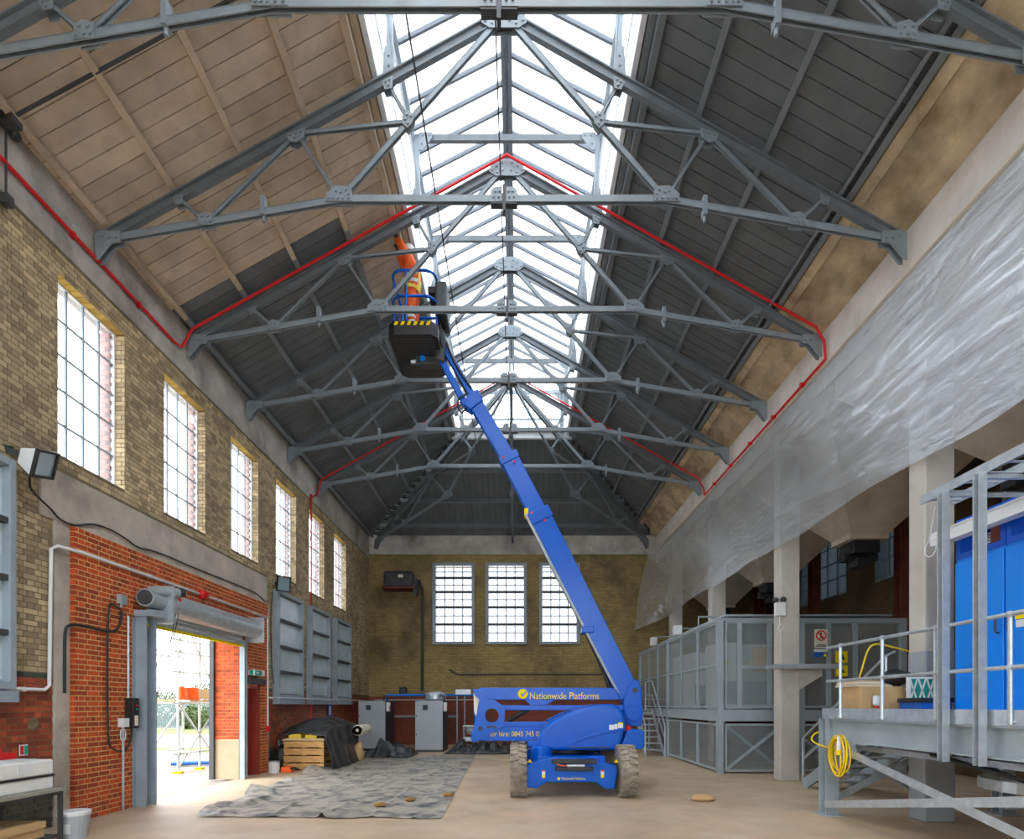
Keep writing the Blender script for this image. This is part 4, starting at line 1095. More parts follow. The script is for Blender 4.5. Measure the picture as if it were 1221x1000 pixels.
# slew ring and turret base
MB().lathe([(.52, .72), (.55, .74), (.55, .84), (.5, .86)], (1.0, 11.5, 0), 'z', 28).build('slew_ring', M['black'], bl)
MB().lathe([(.2, .45), (.2, .86), (.17, .9)], (.46, 10.75, 0), 'z', 16).build('hydraulic_tank', BP, bl, smooth=False)
MB().box(.2, 2.2, 10.95, 12.1, .86, .98).build('turret_plate', BP, bl, bevel=.02)
# engine hood, near side and far side
hood = [(532, 495), (530, 440), (538, 415), (560, 380), (595, 348), (650, 318), (710, 295), (790, 270), (860, 258), (910, 258), (945, 270), (965, 300), (980, 350), (970, 400), (945, 495)]
hp = poly(10.85, hood)
hd = MB().prism(hp, 'y', 10.68, 11.22).build('engine_hood', BP, bl, bevel=.06, seg=4)
for p_ in hd.data.polygons: p_.use_smooth = False
hp2 = poly(10.66, [(700, 487), (985, 395), (940, 487)])
# swage line and lower step on the hood
swl = poly(10.68, [(640, 478), (700, 455), (780, 425), (860, 402), (975, 388), (975, 396), (865, 412), (785, 436), (705, 466), (642, 486)])
MB().prism(swl, 'y', 10.655, 10.70).build('hood_swage', BP, hd, bevel=.008)
v0 = at(520 + 700/4.36, 780 + 481/4.36, 10.66); v1 = at(520 + 905/4.36, 780 + 488/4.36, 10.66)
MB().box(v0.x, v1.x, 10.67, 10.69, v1.z, v0.z).build('hood_vent', M['black'], hd)
for a, b, c, m_ in ((900, 925, 378, 'white_plastic'), (926, 943, 374, 'white_plastic'), (946, 972, 369, 'white_plastic')):
    q0 = at(520 + a/4.36, 780 + (c - 12)/4.36, 10.67); q1 = at(520 + b/4.36, 780 + (c + 14)/4.36, 10.67)
    MB().box(q0.x, q1.x, 10.672, 10.682, q1.z, q0.z).build('decal', M[m_], hd)
q0 = at(520 + 946/4.36, 780 + 354/4.36, 10.67); q1 = at(520 + 972/4.36, 780 + 362/4.36, 10.67)
MB().box(q0.x, q1.x, 10.668, 10.682, q1.z, q0.z).build('decal', M['yellow'], hd)
MB().prism(hp, 'y', 11.98, 12.45).build('far_hood', BP, bl, bevel=.06, seg=3)
cw = MB().prism(poly(10.9, [(985, 395), (1040, 388), (1075, 395), (1075, 480), (1060, 490), (945, 490), (955, 470)]), 'y', 10.75, 12.3).build('counterweight', BP, bl, bevel=.03, seg=3)
q0 = at(520 + 1003/4.36, 780 + 375/4.36, 10.75)
MB().lathe([(.05, 0), (.05, .06), (.03, .09), (0, .1)], (q0.x + .02, 10.9, q0.z - .08), 'z', 10).build('beacon', M['red'], cw)
# folded lower arms
def beamx(name, x0, x1, y0_, y1_, dep=.11, d=D, m=BP, bev=.012):
    a = at(520 + x0/4.36, 780 + y0_/4.36, d - dep); b = at(520 + x1/4.36, 780 + y1_/4.36, d - dep)
    return MB().box(a.x, b.x, d - dep, d + dep, b.z, a.z).build(name, m, bl, bevel=bev)
ua = beamx('upper_arm', 225, 990, 173, 236)
beamx('link_arm', 335, 975, 263, 290, .09)
beamx('link_arm', 345, 640, 350, 380, .09)
la = beamx('lower_arm', 200, 640, 380, 450, .13)
MB().prism(poly(D - .11, [(462, 236), (620, 236), (570, 262), (495, 264)]), 'y', D - .1, D + .1).build('ram_bracket', BP, bl)
a = at(520 + 365/4.36, 780 + 350/4.36, D); b = at(520 + 480/4.36, 780 + 285/4.36, D)
MB().tube(a, b, .05, 10).tube(b, b + (b - a) * .6, .03, 8).build('lift_ram', M['black'], bl)
# knuckle plate with its round eye
def keyhole(outer, c, r, n=20):
    pts = list(outer); s = min(range(len(outer)), key=lambda i: (outer[i][0]-c[0])**2 + (outer[i][1]-c[1])**2)
    t0_ = math.atan2(outer[s][1]-c[1], outer[s][0]-c[0])
    area = sum(outer[i][0]*outer[(i+1) % len(outer)][1] - outer[(i+1) % len(outer)][0]*outer[i][1] for i in range(len(outer)))
    sg = -1 if area > 0 else 1
    hole = [(c[0] + r*math.cos(t0_ + sg*2*PI*k/n), c[1] + r*math.sin(t0_ + sg*2*PI*k/n)) for k in range(n + 1)]
    return pts[:s+1] + hole + pts[s:]
kp = poly(D - .16, [(190, 180), (245, 178), (262, 232), (300, 236), (350, 268), (358, 300), (350, 375), (212, 452), (190, 455), (180, 438), (215, 300), (225, 235), (200, 210)])
kc = poly(D - .16, [(289, 318)])[0]
for s in (-1, 1):
    k_ = MB().prism(keyhole(kp, kc, .145), 'y', D + s * .15 - .02, D + s * .15 + .02).build('knuckle_plate', BP, bl)
MB().prism(poly(D, [(196, 200), (225, 235), (210, 320), (200, 300)]), 'y', D - .1, D + .1).build('knuckle_pad', M['sign_cream'], bl)
for a_, b_ in ((260, 226), (345, 278), (230, 385), (197, 434)):
    v = at(520 + a_/4.36, 780 + b_/4.36, D - .18)
    MB().tube((v.x, D - .195, v.z), (v.x, D + .195, v.z), .045, 12).build('pivot_pin', BP if a_ != 230 else M['black'], bl)
v = at(520 + 262/4.36, 780 + 378/4.36, D - .172); MB().box(v.x, v.x + .2, D - .176, D - .17, v.z - .015, v.z + .025).build('decal', M['black'], bl)
# lettering
yf = D - .115
a = at(631, 829, yf); b = at(713.5, 829, yf)
text('arm_lettering', 'Nationwide Platforms', .2, (a.x, yf, a.z - .012), (PI/2, 0, 0), M['yellow'], ua, .002, width=b.x - a.x)
lc = at(623.5, 827, yf)
lg = MB().lathe([(.1, 0), (.1, .006)], (lc.x, yf - .006, lc.z), 'y', 24).build('arm_logo', M['yellow'], ua)
MB().prism([(lc.x - .05, lc.z + .0), (lc.x - .015, lc.z - .055), (lc.x + .005, lc.z - .055), (lc.x + .085, lc.z + .055), (lc.x + .06, lc.z + .06), (lc.x - .002, lc.z - .02), (lc.x - .02, lc.z + .015)], 'y', yf - .009, yf - .004).build('logo_tick', BP, lg)
yf2 = D - .135
a = at(584, 875, yf2); b = at(646, 875, yf2)
text('hire_lettering', 'for hire: 0845 745 00', .15, (a.x, yf2, a.z), (PI/2, 0, 0), M['yellow'], la, .002, width=b.x - a.x)
# boom foot and main boom
bf = MB().prism(poly(D, [(985, 172), (1020, 130), (1045, 135), (1060, 180), (1062, 260), (1068, 300), (1060, 370), (1005, 372), (975, 330), (965, 250)]), 'y', D - .17, D + .17).build('boom_foot', BP, bl, bevel=.02)
v = at(755, 850, D - .2); MB().tube((v.x, D - .23, v.z), (v.x, D + .23, v.z), .155, 24).build('pivot_drum', BP, bl, bevel=.01)
v = at(757.5, 822.5, D - .2); MB().tube((v.x, D - .2, v.z), (v.x, D + .2, v.z), .05, 12).build('pivot_pin', M['dark_steel'], bl)
def seg(name, p0, p1, w0, dep, parent=bl, m=BP, bev=.015):
    a = at(*p0, D); b = at(*p1, D)
    return MB().bar(a, b, dep, w0, (1, 0, .5)).build(name, m, parent, bevel=bev)
s1 = seg('boom_section', (750, 829), (642.5, 614), .43, .30)
s2 = seg('boom_section', (650, 629), (606, 545), .36, .25)
s3 = seg('boom_section', (611, 555), (566, 480), .28, .2)
seg('boom_collar', (647, 623), (640.5, 610), .47, .34, s1); seg('boom_collar', (609.5, 552), (605, 543.5), .40, .29, s2)
for px, py in ((634, 611), (650, 620), (600, 545), (613, 550)):
    v = at(px, py, D - .18); MB().lathe([(.025, 0), (.025, .01)], (v.x, D - .185, v.z), 'y', 8).build('wear_pad_bolt', M['red'], s1)
# hose tray and lift ram beneath the boom
def pline(name, pts, r, m, d=D, n=8): return MB().path(smooth([at(px, py, d) for px, py in pts], 4), r, n).build(name, m, bl)
pline('hose_tray', [(627, 612), (655, 668), (690, 735), (703, 760), (728, 808), (738, 826)], .035, M['galv'], D - .12)
pline('power_track', [(629, 615), (660, 677), (694, 743), (720, 800), (730, 830)], .05, M['black'], D + .02)
pline('lift_ram', [(706, 756), (735, 806)], .065, M['black'], D)
pline('ram_rod', [(735, 806), (744, 835)], .04, M['galv'], D)
v = at(700, 752, D); MB().box(v.x - .12, v.x + .12, D - .18, D + .18, v.z - .06, v.z + .08).build('ram_lug', BP, bl, bevel=.02)
v = at(628, 611, D); MB().box(v.x - .05, v.x + .03, D - .15, D + .15, v.z - .08, v.z + .04).build('tray_bracket', M['yellow'], bl)
pline('hydraulic_hose', [(617, 548), (640, 590), (652, 618)], .03, M['black'], D + .05)
# jib
jk = MB().prism([(at(px, py, D).x, at(px, py, D).z) for px, py in ((553, 486), (562, 492), (577, 480), (570, 468), (560, 470))], 'y', D - .13, D + .13).build('jib_knuckle', BP, bl, bevel=.02)
def jib(name, p0, p1, w_):
    return MB().bar(at(*p0, D), at(*p1, D), .12, w_, (1, 0, .5)).build(name, BP, bl, bevel=.01)
jib('jib_arm', (566, 476), (526, 408), .13); jib('jib_arm', (558, 488), (526, 429), .12)
pline('jib_ram', [(562, 478), (533, 424)], .035, M['black'], D - .02)
pline('hydraulic_hose', [(562, 462), (552, 448), (543, 433), (536, 418), (531, 405), (520, 392)], .022, M['black'], D - .1)
pline('hydraulic_hose', [(560, 478), (551, 492), (546, 484), (548, 474), (557, 470)], .018, M['black'], D - .1)
jh = MB().prism([(at(px, py, D).x, at(px, py, D).z) for px, py in ((520, 402), (531, 400), (533, 412), (530, 435), (521, 432))], 'y', D - .14, D + .14).build('jib_head', M['dark_steel'], bl, bevel=.01)

# basket
bx0, bx1, by0, by1, bz = -2.52, -1.56, 10.98, 12.45, 8.86
bk = MB().prism([(bx0, by0 + .12), (bx0 + .12, by0), (bx1 - .12, by0), (bx1, by0 + .12), (bx1, 11.62), (bx0, 11.62)], 'z', bz, bz + .05).build('basket', M['black'], bl)
MB().prism([(bx0, 11.9), (bx1, 11.9), (bx1, by1 - .12), (bx1 - .12, by1), (bx0 + .12, by1), (bx0, by1 - .12)], 'z', bz, bz + .05).build('floor_tray', M['black'], bk)
st = MB()
for i in range(9):
    for j in range(6): st.box(bx0 + .1 + i * .088, bx0 + .16 + i * .088, by0 + .12 + j * .085, by0 + .17 + j * .085, bz - .006, bz)
    for j in range(6): st.box(bx0 + .1 + i * .088, bx0 + .16 + i * .088, 11.95 + j * .08, 12.0 + j * .08, bz - .006, bz)
tag(st.build('tread_pattern', M['dark_steel'], bk), kind='stuff')
MB().prism([(bx0, by0 + .12), (bx0 + .12, by0), (bx1 - .12, by0), (bx1, by0 + .12), (bx1 - .03, by0 + .13), (bx1 - .13, by0 + .03), (bx0 + .13, by0 + .03), (bx0 + .03, by0 + .13)], 'z', bz + .05, bz + .26).build('front_lip', M['black'], bk)
MB().box(bx0, bx0 + .03, by0 + .12, by1 - .1, bz + .05, bz + .26).build('side_lip', M['black'], bk); MB().box(bx1 - .03, bx1, by0 + .12, by1 - .1, bz + .05, bz + .26).build('side_lip', M['black'], bk)
MB().box(bx0 + .12, bx1 - .12, by1 - .03, by1, bz + .05, bz + .26).build('rear_lip', M['black'], bk)
MB().box(bx0, bx1, 11.6, 11.92, bz + .03, bz + .06).build('floor_bridge', M['black'], bk)
for q in range(6):
    x_ = bx0 + .12 + q * .125
    MB().prism([(x_, bz + .18), (x_ + .065, bz + .18), (x_ + .095, bz + .25), (x_ + .03, bz + .25)], 'y', by0 - .005, by0 + .002).build('hazard_stripe', M['yellow'], bk)
MB().box(-2.1, -1.45, 11.66, 11.86, bz - .16, bz + .02).build('mount_bracket', M['dark_steel'], bk, bevel=.02)
MB().tube((-2.2, 11.7, bz - .1), (-1.5, 11.7, bz - .05), .04, 8).build('levelling_ram', M['galv'], bk)
MB().lathe([(.06, 0), (.06, .05)], (-1.95, 11.63, bz - .06), 'y', 10).build('cap', M['cab_blue'], bk)
def rail(z_, inset, y0_=by0, y1_=by1, n=5):
    pts = []
    c = .22
    for cx_, cy_, t0_ in ((bx1 - inset - c, y0_ + inset + c, -.5*PI), (bx1 - inset - c, y1_ - inset - c, 0), (bx0 + inset + c, y1_ - inset - c, .5*PI), (bx0 + inset + c, y0_ + inset + c, PI)):
        for k in range(n + 1):
            t = t0_ + .5*PI*k/n; pts.append((cx_ + c*math.cos(t), cy_ + c*math.sin(t), z_))
    pts.append(pts[0]); return pts
for z_ in (bz + 1.28, bz + .78): MB().path(rail(z_, .05), .026, 8).build('guard_rail', M['blue_paint'], bk, smooth=True)
for x_, y_ in ((bx0 + .05, 11.3), (bx0 + .05, 12.1), (bx1 - .05, 11.3), (bx1 - .05, 12.1), ((bx0 + bx1)/2 - .13, by0 + .05), ((bx0 + bx1)/2, by1 - .05)):
    MB().tube((x_, y_, bz + .05), (x_, y_, bz + 1.28), .024, 8).build('rail_post', M['blue_paint'], bk)
MB().box(bx1 - .08, bx1 + .16, 11.2, 11.85, bz + .55, bz + 1.22).build('control_console', M['dark_steel'], bk, bevel=.05, seg=3)
MB().box(bx1 - .22, bx1 - .06, 11.25, 11.8, bz + 1.0, bz + 1.14).build('control_panel', M['black'], bk, bevel=.02)
for q in range(3): MB().path([(bx1 + .02 + .03 * q, 11.4 + .12 * q, bz + .6), (bx1 - .02, 11.4 + .1 * q, bz + .3), (bx1 + .06, 11.5, bz - .05), (-1.5, 11.6, bz - .3)], .022, 6).build('hose', M['black'], bk)

# ---------- the worker
def skin_mesh(verts, edges, radii, root, sub=2):
    me = bpy.data.meshes.new('tmp'); me.from_pydata(verts, edges, []); o = bpy.data.objects.new('tmp', me); C.objects.link(o)
    sk = o.modifiers.new('skin', 'SKIN'); sk.use_smooth_shade = True
    sv = me.skin_vertices[0].data
    for i, r in enumerate(radii):
        sv[i].radius = r if isinstance(r, tuple) else (r, r); sv[i].use_root = (i == root)
    sb_ = o.modifiers.new('sub', 'SUBSURF'); sb_.levels = sub
    bpy.context.view_layer.update()
    r = bpy.data.meshes.new_from_object(o.evaluated_get(bpy.context.evaluated_depsgraph_get()))
    bpy.data.objects.remove(o); return r
J = [(0, 0, .97), (0, 0, 1.12), (-.01, 0, 1.30), (-.02, 0, 1.44), (-.03, 0, 1.56), (-.05, 0, 1.66), (-.065, 0, 1.76),       # 0-6 spine, neck, head
     (-.02, -.17, 1.46), (-.14, -.23, 1.66), (-.25, -.21, 1.87), (-.29, -.20, 1.94),                                    # 7-10 near arm
     (-.02, .17, 1.46), (-.18, .22, 1.62), (-.29, .14, 1.83), (-.32, .12, 1.90),                                        # 11-14 far arm
     (.0, -.10, .90), (-.03, -.12, .52), (.03, -.13, .12), (-.12, -.14, .05),                                           # 15-18 near leg
     (.0, .10, .90), (.02, .12, .52), (.06, .13, .12), (-.10, .14, .05)]                                                # 19-22
Rr = [(.15, .13), (.15, .125), (.165, .14), (.13, .12), (.055, .055), (.085, .085), (.085, .08), .075, .055, .036, .04, .075, .055, .036, .04, .105, .075, .055, .05, .105, .075, .055, .05]
Ed = [(0,1),(1,2),(2,3),(3,4),(4,5),(5,6),(3,7),(7,8),(8,9),(9,10),(3,11),(11,12),(12,13),(13,14),(0,15),(15,16),(16,17),(17,18),(0,19),(19,20),(20,21),(21,22)]
for base, sgn in ((10, -1), (14, 1)):                        # five separate fingers on each hand
    bx_, by_, bz_ = J[base]
    for fi, (dx_, dy_, ln) in enumerate(((-.005, -.028, .075), (-.012, -.010, .085), (-.012, .010, .08), (-.005, .028, .065))):
        n0 = len(J)
        J.append((bx_ + dx_, by_ + dy_, bz_ + .04)); J.append((bx_ + dx_ - .02, by_ + dy_, bz_ + .04 + ln * .55)); J.append((bx_ + dx_ - .05, by_ + dy_, bz_ + .04 + ln * .8))
        Rr += [.012, .010, .008]; Ed += [(base, n0), (n0, n0 + 1), (n0 + 1, n0 + 2)]
    n0 = len(J); J.append((bx_ + .02, by_ - .04 * sgn, bz_ + .02)); J.append((bx_ + .005, by_ - .06 * sgn, bz_ + .06)); Rr += [.013, .010]; Ed += [(base, n0), (n0, n0 + 1)]
bodyme = skin_mesh(J, Ed, Rr, 0)
wk = thing('person', 'worker in orange hi-vis and white helmet reaching up from the basket', 'person', (-2.1, 11.34, bz + .05))
SCL = 1.03
bo = bpy.data.objects.new('body', bodyme); C.objects.link(bo); bo.parent = wk; bo.scale = (SCL,) * 3
bodyme.materials.clear(); bodyme.materials.append(M['skin'])
def cloth(name, test, m, push):
    bm = bmesh.new(); bm.from_mesh(bodyme); bm.normal_update()
    bmesh.ops.delete(bm, geom=[f for f in bm.faces if not test(f.calc_center_median())], context='FACES')
    bmesh.ops.delete(bm, geom=[v for v in bm.verts if not v.link_faces], context='VERTS')
    for v in bm.verts: v.co += v.normal * push
    me = bpy.data.meshes.new(name); bm.to_mesh(me); bm.free(); me.materials.clear(); me.materials.append(m)
    me.polygons.foreach_set('material_index', [0] * len(me.polygons)); me.polygons.foreach_set('use_smooth', [True] * len(me.polygons))
    o = bpy.data.objects.new(name, me); C.objects.link(o); o.parent = wk; o.scale = (SCL,) * 3; return o
arm_up = lambda p_: abs(p_.y) > .12 and p_.z > 1.45
cloth('trousers', lambda p_: .13 < p_.z < 1.08 and p_.x > -.2, M['orange'], .016)
cloth('jacket', lambda p_: (.92 < p_.z < 1.50 and not arm_up(p_)) or (arm_up(p_) and p_.z < 1.84), M['orange'], .026)
cloth('boots', lambda p_: p_.z < .16, M['black'], .02)
cloth('glove', lambda p_: p_.z > 1.85 and p_.x < -.2, M['dark_steel'], .005)
for nm, z0_, z1_ in (('reflective_band', 1.10, 1.15), ('reflective_band', 1.25, 1.29), ('reflective_band', .38, .43), ('reflective_band', .28, .33)):
    cloth(nm, lambda p_: z0_ < p_.z < z1_ and abs(p_.y) < .3, M['reflective'], .034)
cloth('harness', lambda p_: (.94 < p_.z < 1.02 or (1.02 < p_.z < 1.45 and .04 < abs(p_.y) < .10)) and abs(p_.y) < .25, M['hivis_yellow'], .04)
hm = MB().lathe([(.0, .135), (.05, .13), (.09, .10), (.115, .05), (.122, 0.0), (.135, -.005), (.135, -.015), (.118, -.012)], (0, 0, 0), 'z', 18)
hm.v = [tuple(Vector((-.075, 0, 1.785)) * SCL + Matrix.Rotation(math.radians(18), 3, 'Y') @ Vector(v)) for v in hm.v]
ho = hm.build('helmet', M['white_plastic'], None, smooth=True); ho.parent = wk
fc = MB()
for s in (-1, 1):
    fc.lathe([(.0, -.011), (.008, -.008), (.011, 0), (.008, .008), (0, .011)], Vector((-.145, s * .032, 1.725)) * SCL, 'z', 8)
fo = fc.build('eyes', M['black'], None); fo.parent = wk
no = MB().add([tuple(Vector(p_) * SCL) for p_ in ((-.14, -.014, 1.69), (-.14, .014, 1.69), (-.175, 0, 1.695), (-.148, 0, 1.735))], [(0, 1, 2), (0, 2, 3), (1, 3, 2), (0, 3, 1)]).build('nose', M['skin'], None); no.parent = wk
for s in (-1, 1):
    e = MB().lathe([(.0, -.03), (.012, -.02), (.016, 0), (.012, .02), (0, .03)], Vector((-.055, s * .088, 1.705)) * SCL, 'z', 8).build('ear', M['skin'], None); e.parent = wk
mo_ = MB().box(-.149 * SCL, -.138 * SCL, -.022, .022, 1.655 * SCL, 1.664 * SCL).build('mouth', M['door_red'], None); mo_.parent = wk

# ================================================================== polythene sheet on the right
def sheet_pt(u, v):
    y = 3.6 + u * (23.6 - 3.6)
    zt = 8.13; zb_ = 5.14 + .04 * math.sin((y - 8.2) / 4.41 * 2 * PI) + .05 * nse(y * .8, 3) - max(0, (y - 20.5)) * .12
    z = zt + (zb_ - zt) * v
    x = XR - .07
    belly = .16 * math.sin(PI * min(1, v * 1.1)) * (0.6 + .5 * nse(y * .35, 1.7)) + .06 * v
    ci = (y - 8.2) / 4.41; ph = ci - math.floor(ci)
    sw = -.10 * math.sin(PI * ph) * v * (1 - .3 * v)                # drawn back between the columns
    fold = .012 * math.sin(5.0 * (y * .55 + z * 1.0) + 3 * nse(y * .6, z * .6)) * (0.35 + v)
    fold += .022 * nse(y * 1.0 + z * .5, z * 2.6 - y * .9, 4.2) + .012 * nse(y * 2.2, z * 7 - y * 2.6, 1.1) + .009 * nse(y * 4.5 + 2 * nse(y, z), z * 9 + 3 * math.sin(y * .9), 2.2)
    x -= belly + sw * .5 + fold * min(1, v * 4)
    far = max(0, (y - 20.8) / 2.8)
    x -= .95 * far ** 1.6 * (0.35 + .65 * v)
    return (min(x, 5.70 + max(0, .16 - 2.6 * v)), y, z)
sh = grid(420, 80, sheet_pt)
one('polythene_sheet', 'crumpled clear polythene sheet hung along the columns', 'plastic sheet', sh, M['sheet'], smooth=True)

# ================================================================== mesh enclosure (far right)
GP = M['grey_paint']
en = thing('mesh_enclosure', 'grey steel enclosure of framed wire mesh panels on a plinth', 'enclosure', (6.5, 17, 0))
EX, EY = 4.94, 13.83
def panelY(y0, y1, z0, z1, x, name='mesh_panel', fw=.055, mid=None):
    """a framed panel in a plane x = const"""
    t = rect_frame(MB(), y0, y1, z0, z1, x - .025, x + .025, fw)
    if mid: t.box(x - .022, x + .022, y0 + fw, y1 - fw, mid - .03, mid + .03)
    f = t.build(name, GP, en)
    MB().box(x - .003, x + .003, y0 + fw, y1 - fw, z0 + fw, z1 - fw).build('mesh', M['mesh'], f); return f
def panelX(x0, x1, z0, z1, y, name='mesh_panel', fw=.055, mid=None, parent=None):
    t = rect_frame(MB(), x0, x1, z0, z1, y - .025, y + .025, fw)
    if mid: t.box(x0 + fw, x1 - fw, y - .022, y + .022, mid - .03, mid + .03) if False else None
    t.v = [(p[1], p[0], p[2]) for p in t.v]
    if mid: t.box(x0 + fw, x1 - fw, y - .022, y + .022, mid - .03, mid + .03)
    f = t.build(name, GP, parent or en)
    MB().box(x0 + fw, x1 - fw, y - .003, y + .003, z0 + fw, z1 - fw).build('mesh', M['mesh'], f); return f
ys = [13.95, 15.5, 17.06, 18.5, 19.9, 21.2, 22.7]
for a, b in zip(ys, ys[1:]):
    panelY(a, b, 1.6, 3.72, EX, mid=2.67); panelY(a, b, .05, 1.22, EX)
xs = [5.06, 5.42, 6.16, 6.92, 7.6, 8.25, 9.4]
for i, (a, b) in enumerate(zip(xs, xs[1:])):
    panelX(a, b, 1.6, 3.72, EY, mid=2.6 if i in (1, 2) else None)
for a, b in ((5.06, 6.5), (6.55, 8.0), (8.05, 9.4)):
    f = panelX(a, b, .05, 1.22, EY)
    MB().bar((a + .06, EY, .12), (b - .06, EY, 1.15), .03, .07).bar((a + .06, EY + .03, 1.15), (b - .06, EY + .03, .12), .03, .07).build('cross_brace', GP, f)
for x_, y_ in ((EX, EY), (EX, 18.5), (EX, 22.7), (6.92, EY), (9.4, EY)):
    MB().box(x_ - .07, x_ + .07, y_ - .07, y_ + .07, 0, 3.77).build('post', GP, en)
MB().box(EX - .06, EX + .06, EY, 22.75, 1.28, 1.54).build('plinth_beam', GP, en); MB().box(EX, 9.45, EY - .06, EY + .06, 1.28, 1.54).build('plinth_beam', GP, en)
MB().box(EX, 9.45, EY, 22.75, 1.46, 1.56).build('deck', GP, en)
MB().box(EX - .05, EX + .05, EY, 22.75, 3.72, 3.79).build('top_rail', GP, en); MB().box(EX, 9.45, EY - .05, EY + .05, 3.72, 3.79).build('top_rail', GP, en)
MB().box(5.2, 9.4, 14.2, 20.5, 3.9, 3.95).build('roof_sheet', M['galv'], en)
for y_, w_ in ((15.6, .9), (18.0, .8), (20.2, .7)):
    MB().path([(EX + .05, y_, 3.78), (EX + .05, y_, 4.1), (EX + .9, y_, 4.12)], .03, 6).build('pipe_hoop', GP, en)
for q, (x_, y_) in enumerate(((5.0, 17.5), (5.0, 20.6))):
    jb2 = MB().box(x_ - .12, x_ + .1, y_, y_ + .3, 3.85, 4.15).build('lamp_box', M['white_plastic'], en, bevel=.02)
# cabinets standing inside the enclosure
tcl = ['white transformer cabinet with warning label just inside the mesh corner', 'white switch cabinet behind the corbelled column', 'pale cabinet further inside the mesh enclosure']
for q, (x0, y0_, w_, dp) in enumerate(((5.25, 14.7, .6, 1.1), (6.0, 15.2, .9, 1.2), (5.4, 17.5, .8, 2.2))):
    o = thing('transformer_cabinet', tcl[q], 'cabinet', (x0 + w_/2, y0_ + dp/2, 1.56), 'cabinets inside the mesh enclosure')
    MB().box(x0, x0 + w_, y0_, y0_ + dp, 1.56, 3.3).build('case', M['white_plastic'], o, bevel=.01)
    MB().box(x0 + .08, x0 + w_ - .08, y0_ - .01, y0_, 1.7, 2.3).build('louvre', M['grey_paint'], o)
    MB().prism([(x0 + .12, 2.75), (x0 + .26, 2.75), (x0 + .19, 2.9)], 'y', y0_ - .012, y0_).build('warning_label', M['yellow'], o)
one('orange_board', 'orange brown board leaning behind the enclosure front', 'board', MB().box(5.78, 6.3, 13.9, 13.93, 2.55, 3.1).box(5.8, 6.28, 13.93, 13.96, 2.5, 2.55), M['card'])
# signs on the enclosure
sg = thing('no_entry_sign', 'cream no-entry sign with red prohibition circle on mesh door', 'sign', (7.5, EY - .04, 3.0))
v0 = at(971.5, 750, EY - .06); v1 = at(987, 772, EY - .06)
MB().box(v0.x, v1.x, EY - .05, EY - .035, v1.z, v0.z).build('plate', M['sign_cream'], sg)
c_ = at(979.3, 757.5, EY - .06)
ring = MB().lathe([(.10, 0), (.13, 0), (.13, .006), (.10, .006), (.10, 0)], (c_.x, EY - .058, c_.z), 'y', 24).build('red_ring', M['red'], sg)
MB().bar((c_.x - .075, EY - .056, c_.z + .075), (c_.x + .075, EY - .056, c_.z - .075), .008, .028, (1, 0, 1)).build('red_bar', M['red'], sg)
MB().lathe([(.02, 0), (.02, .004)], (c_.x, EY - .054, c_.z + .06), 'y', 10).box(c_.x - .02, c_.x + .02, EY - .053, EY - .05, c_.z - .02, c_.z + .045).bar((c_.x, EY - .052, c_.z - .02), (c_.x - .04, EY - .052, c_.z - .085), .004, .02).bar((c_.x, EY - .052, c_.z - .02), (c_.x + .045, EY - .052, c_.z - .08), .004, .02).build('walking_figure', M['black'], sg)
MB().box(v0.x + .03, v1.x - .03, EY - .054, EY - .05, v1.z + .03, v1.z + .05).box(v0.x + .06, v1.x - .06, EY - .054, EY - .05, v1.z + .06, v1.z + .08).build('print_lines', M['dark_steel'], sg)
s2_ = thing('safety_label', 'blue and white mandatory label below the no-entry sign', 'sign', (7.5, EY - .04, 2.8))
v0 = at(971, 777, EY - .06); v1 = at(987, 783, EY - .06)
MB().box(v0.x, v1.x, EY - .05, EY - .035, v1.z, v0.z).build('plate', M['sign_blue'], s2_)
MB().box(v0.x, v1.x, EY - .05, EY - .036, v0.z, v0.z + .07).build('white_strip', M['white_plastic'], s2_); MB().prism([(v1.x - .1, v1.z + .01), (v1.x - .01, v1.z + .01), (v1.x - .055, v1.z + .1)], 'y', EY - .056, EY - .05).build('yellow_triangle', M['yellow'], s2_)
for q, (px0, py0, px1, py1) in enumerate(((997, 776, 1011, 790), (997, 793, 1011, 806))):
    v0 = at(px0, py0, EY - .06); v1 = at(px1, py1, EY - .06)
    o = thing('danger_sign', ['upper yellow danger sign on the mesh door', 'lower yellow danger sign on the mesh door'][q], 'sign', ((v0.x + v1.x)/2, EY - .04, v1.z), 'yellow danger signs')
    MB().box(v0.x, v1.x, EY - .05, EY - .035, v1.z, v0.z).build('plate', M['yellow'], o)
    m_ = (v0.x + v1.x) / 2; MB().prism([(m_ - .08, v1.z + .08), (m_ + .08, v1.z + .08), (m_, v0.z - .04)], 'y', EY - .055, EY - .05).build('symbol', M['black'], o)
# steel stair at the far left end of the enclosure
sr = thing('access_stair', 'galvanised access stair with handrail behind the boom lift', 'stair', (4.6, 19.5, 0))
for x_ in (4.18, 4.82):
    MB().bar((x_, 18.6, .02), (x_, 20.3, 1.5), .04, .16).build('stringer', M['galv'], sr)
    MB().path([(x_, 18.5, .0), (x_, 18.5, 1.0), (x_, 20.3, 2.55), (x_, 21.3, 2.55), (x_, 21.3, 1.5)], .025, 6).build('handrail', M['galv'], sr)
    MB().path([(x_, 18.5, .55), (x_, 20.3, 2.05), (x_, 21.3, 2.05)], .02, 6).build('knee_rail', M['galv'], sr)
for q in range(7): MB().box(4.2, 4.8, 18.75 + q * .23, 18.97 + q * .23, .18 + q * .2, .21 + q * .2).build('tread', M['galv'], sr)

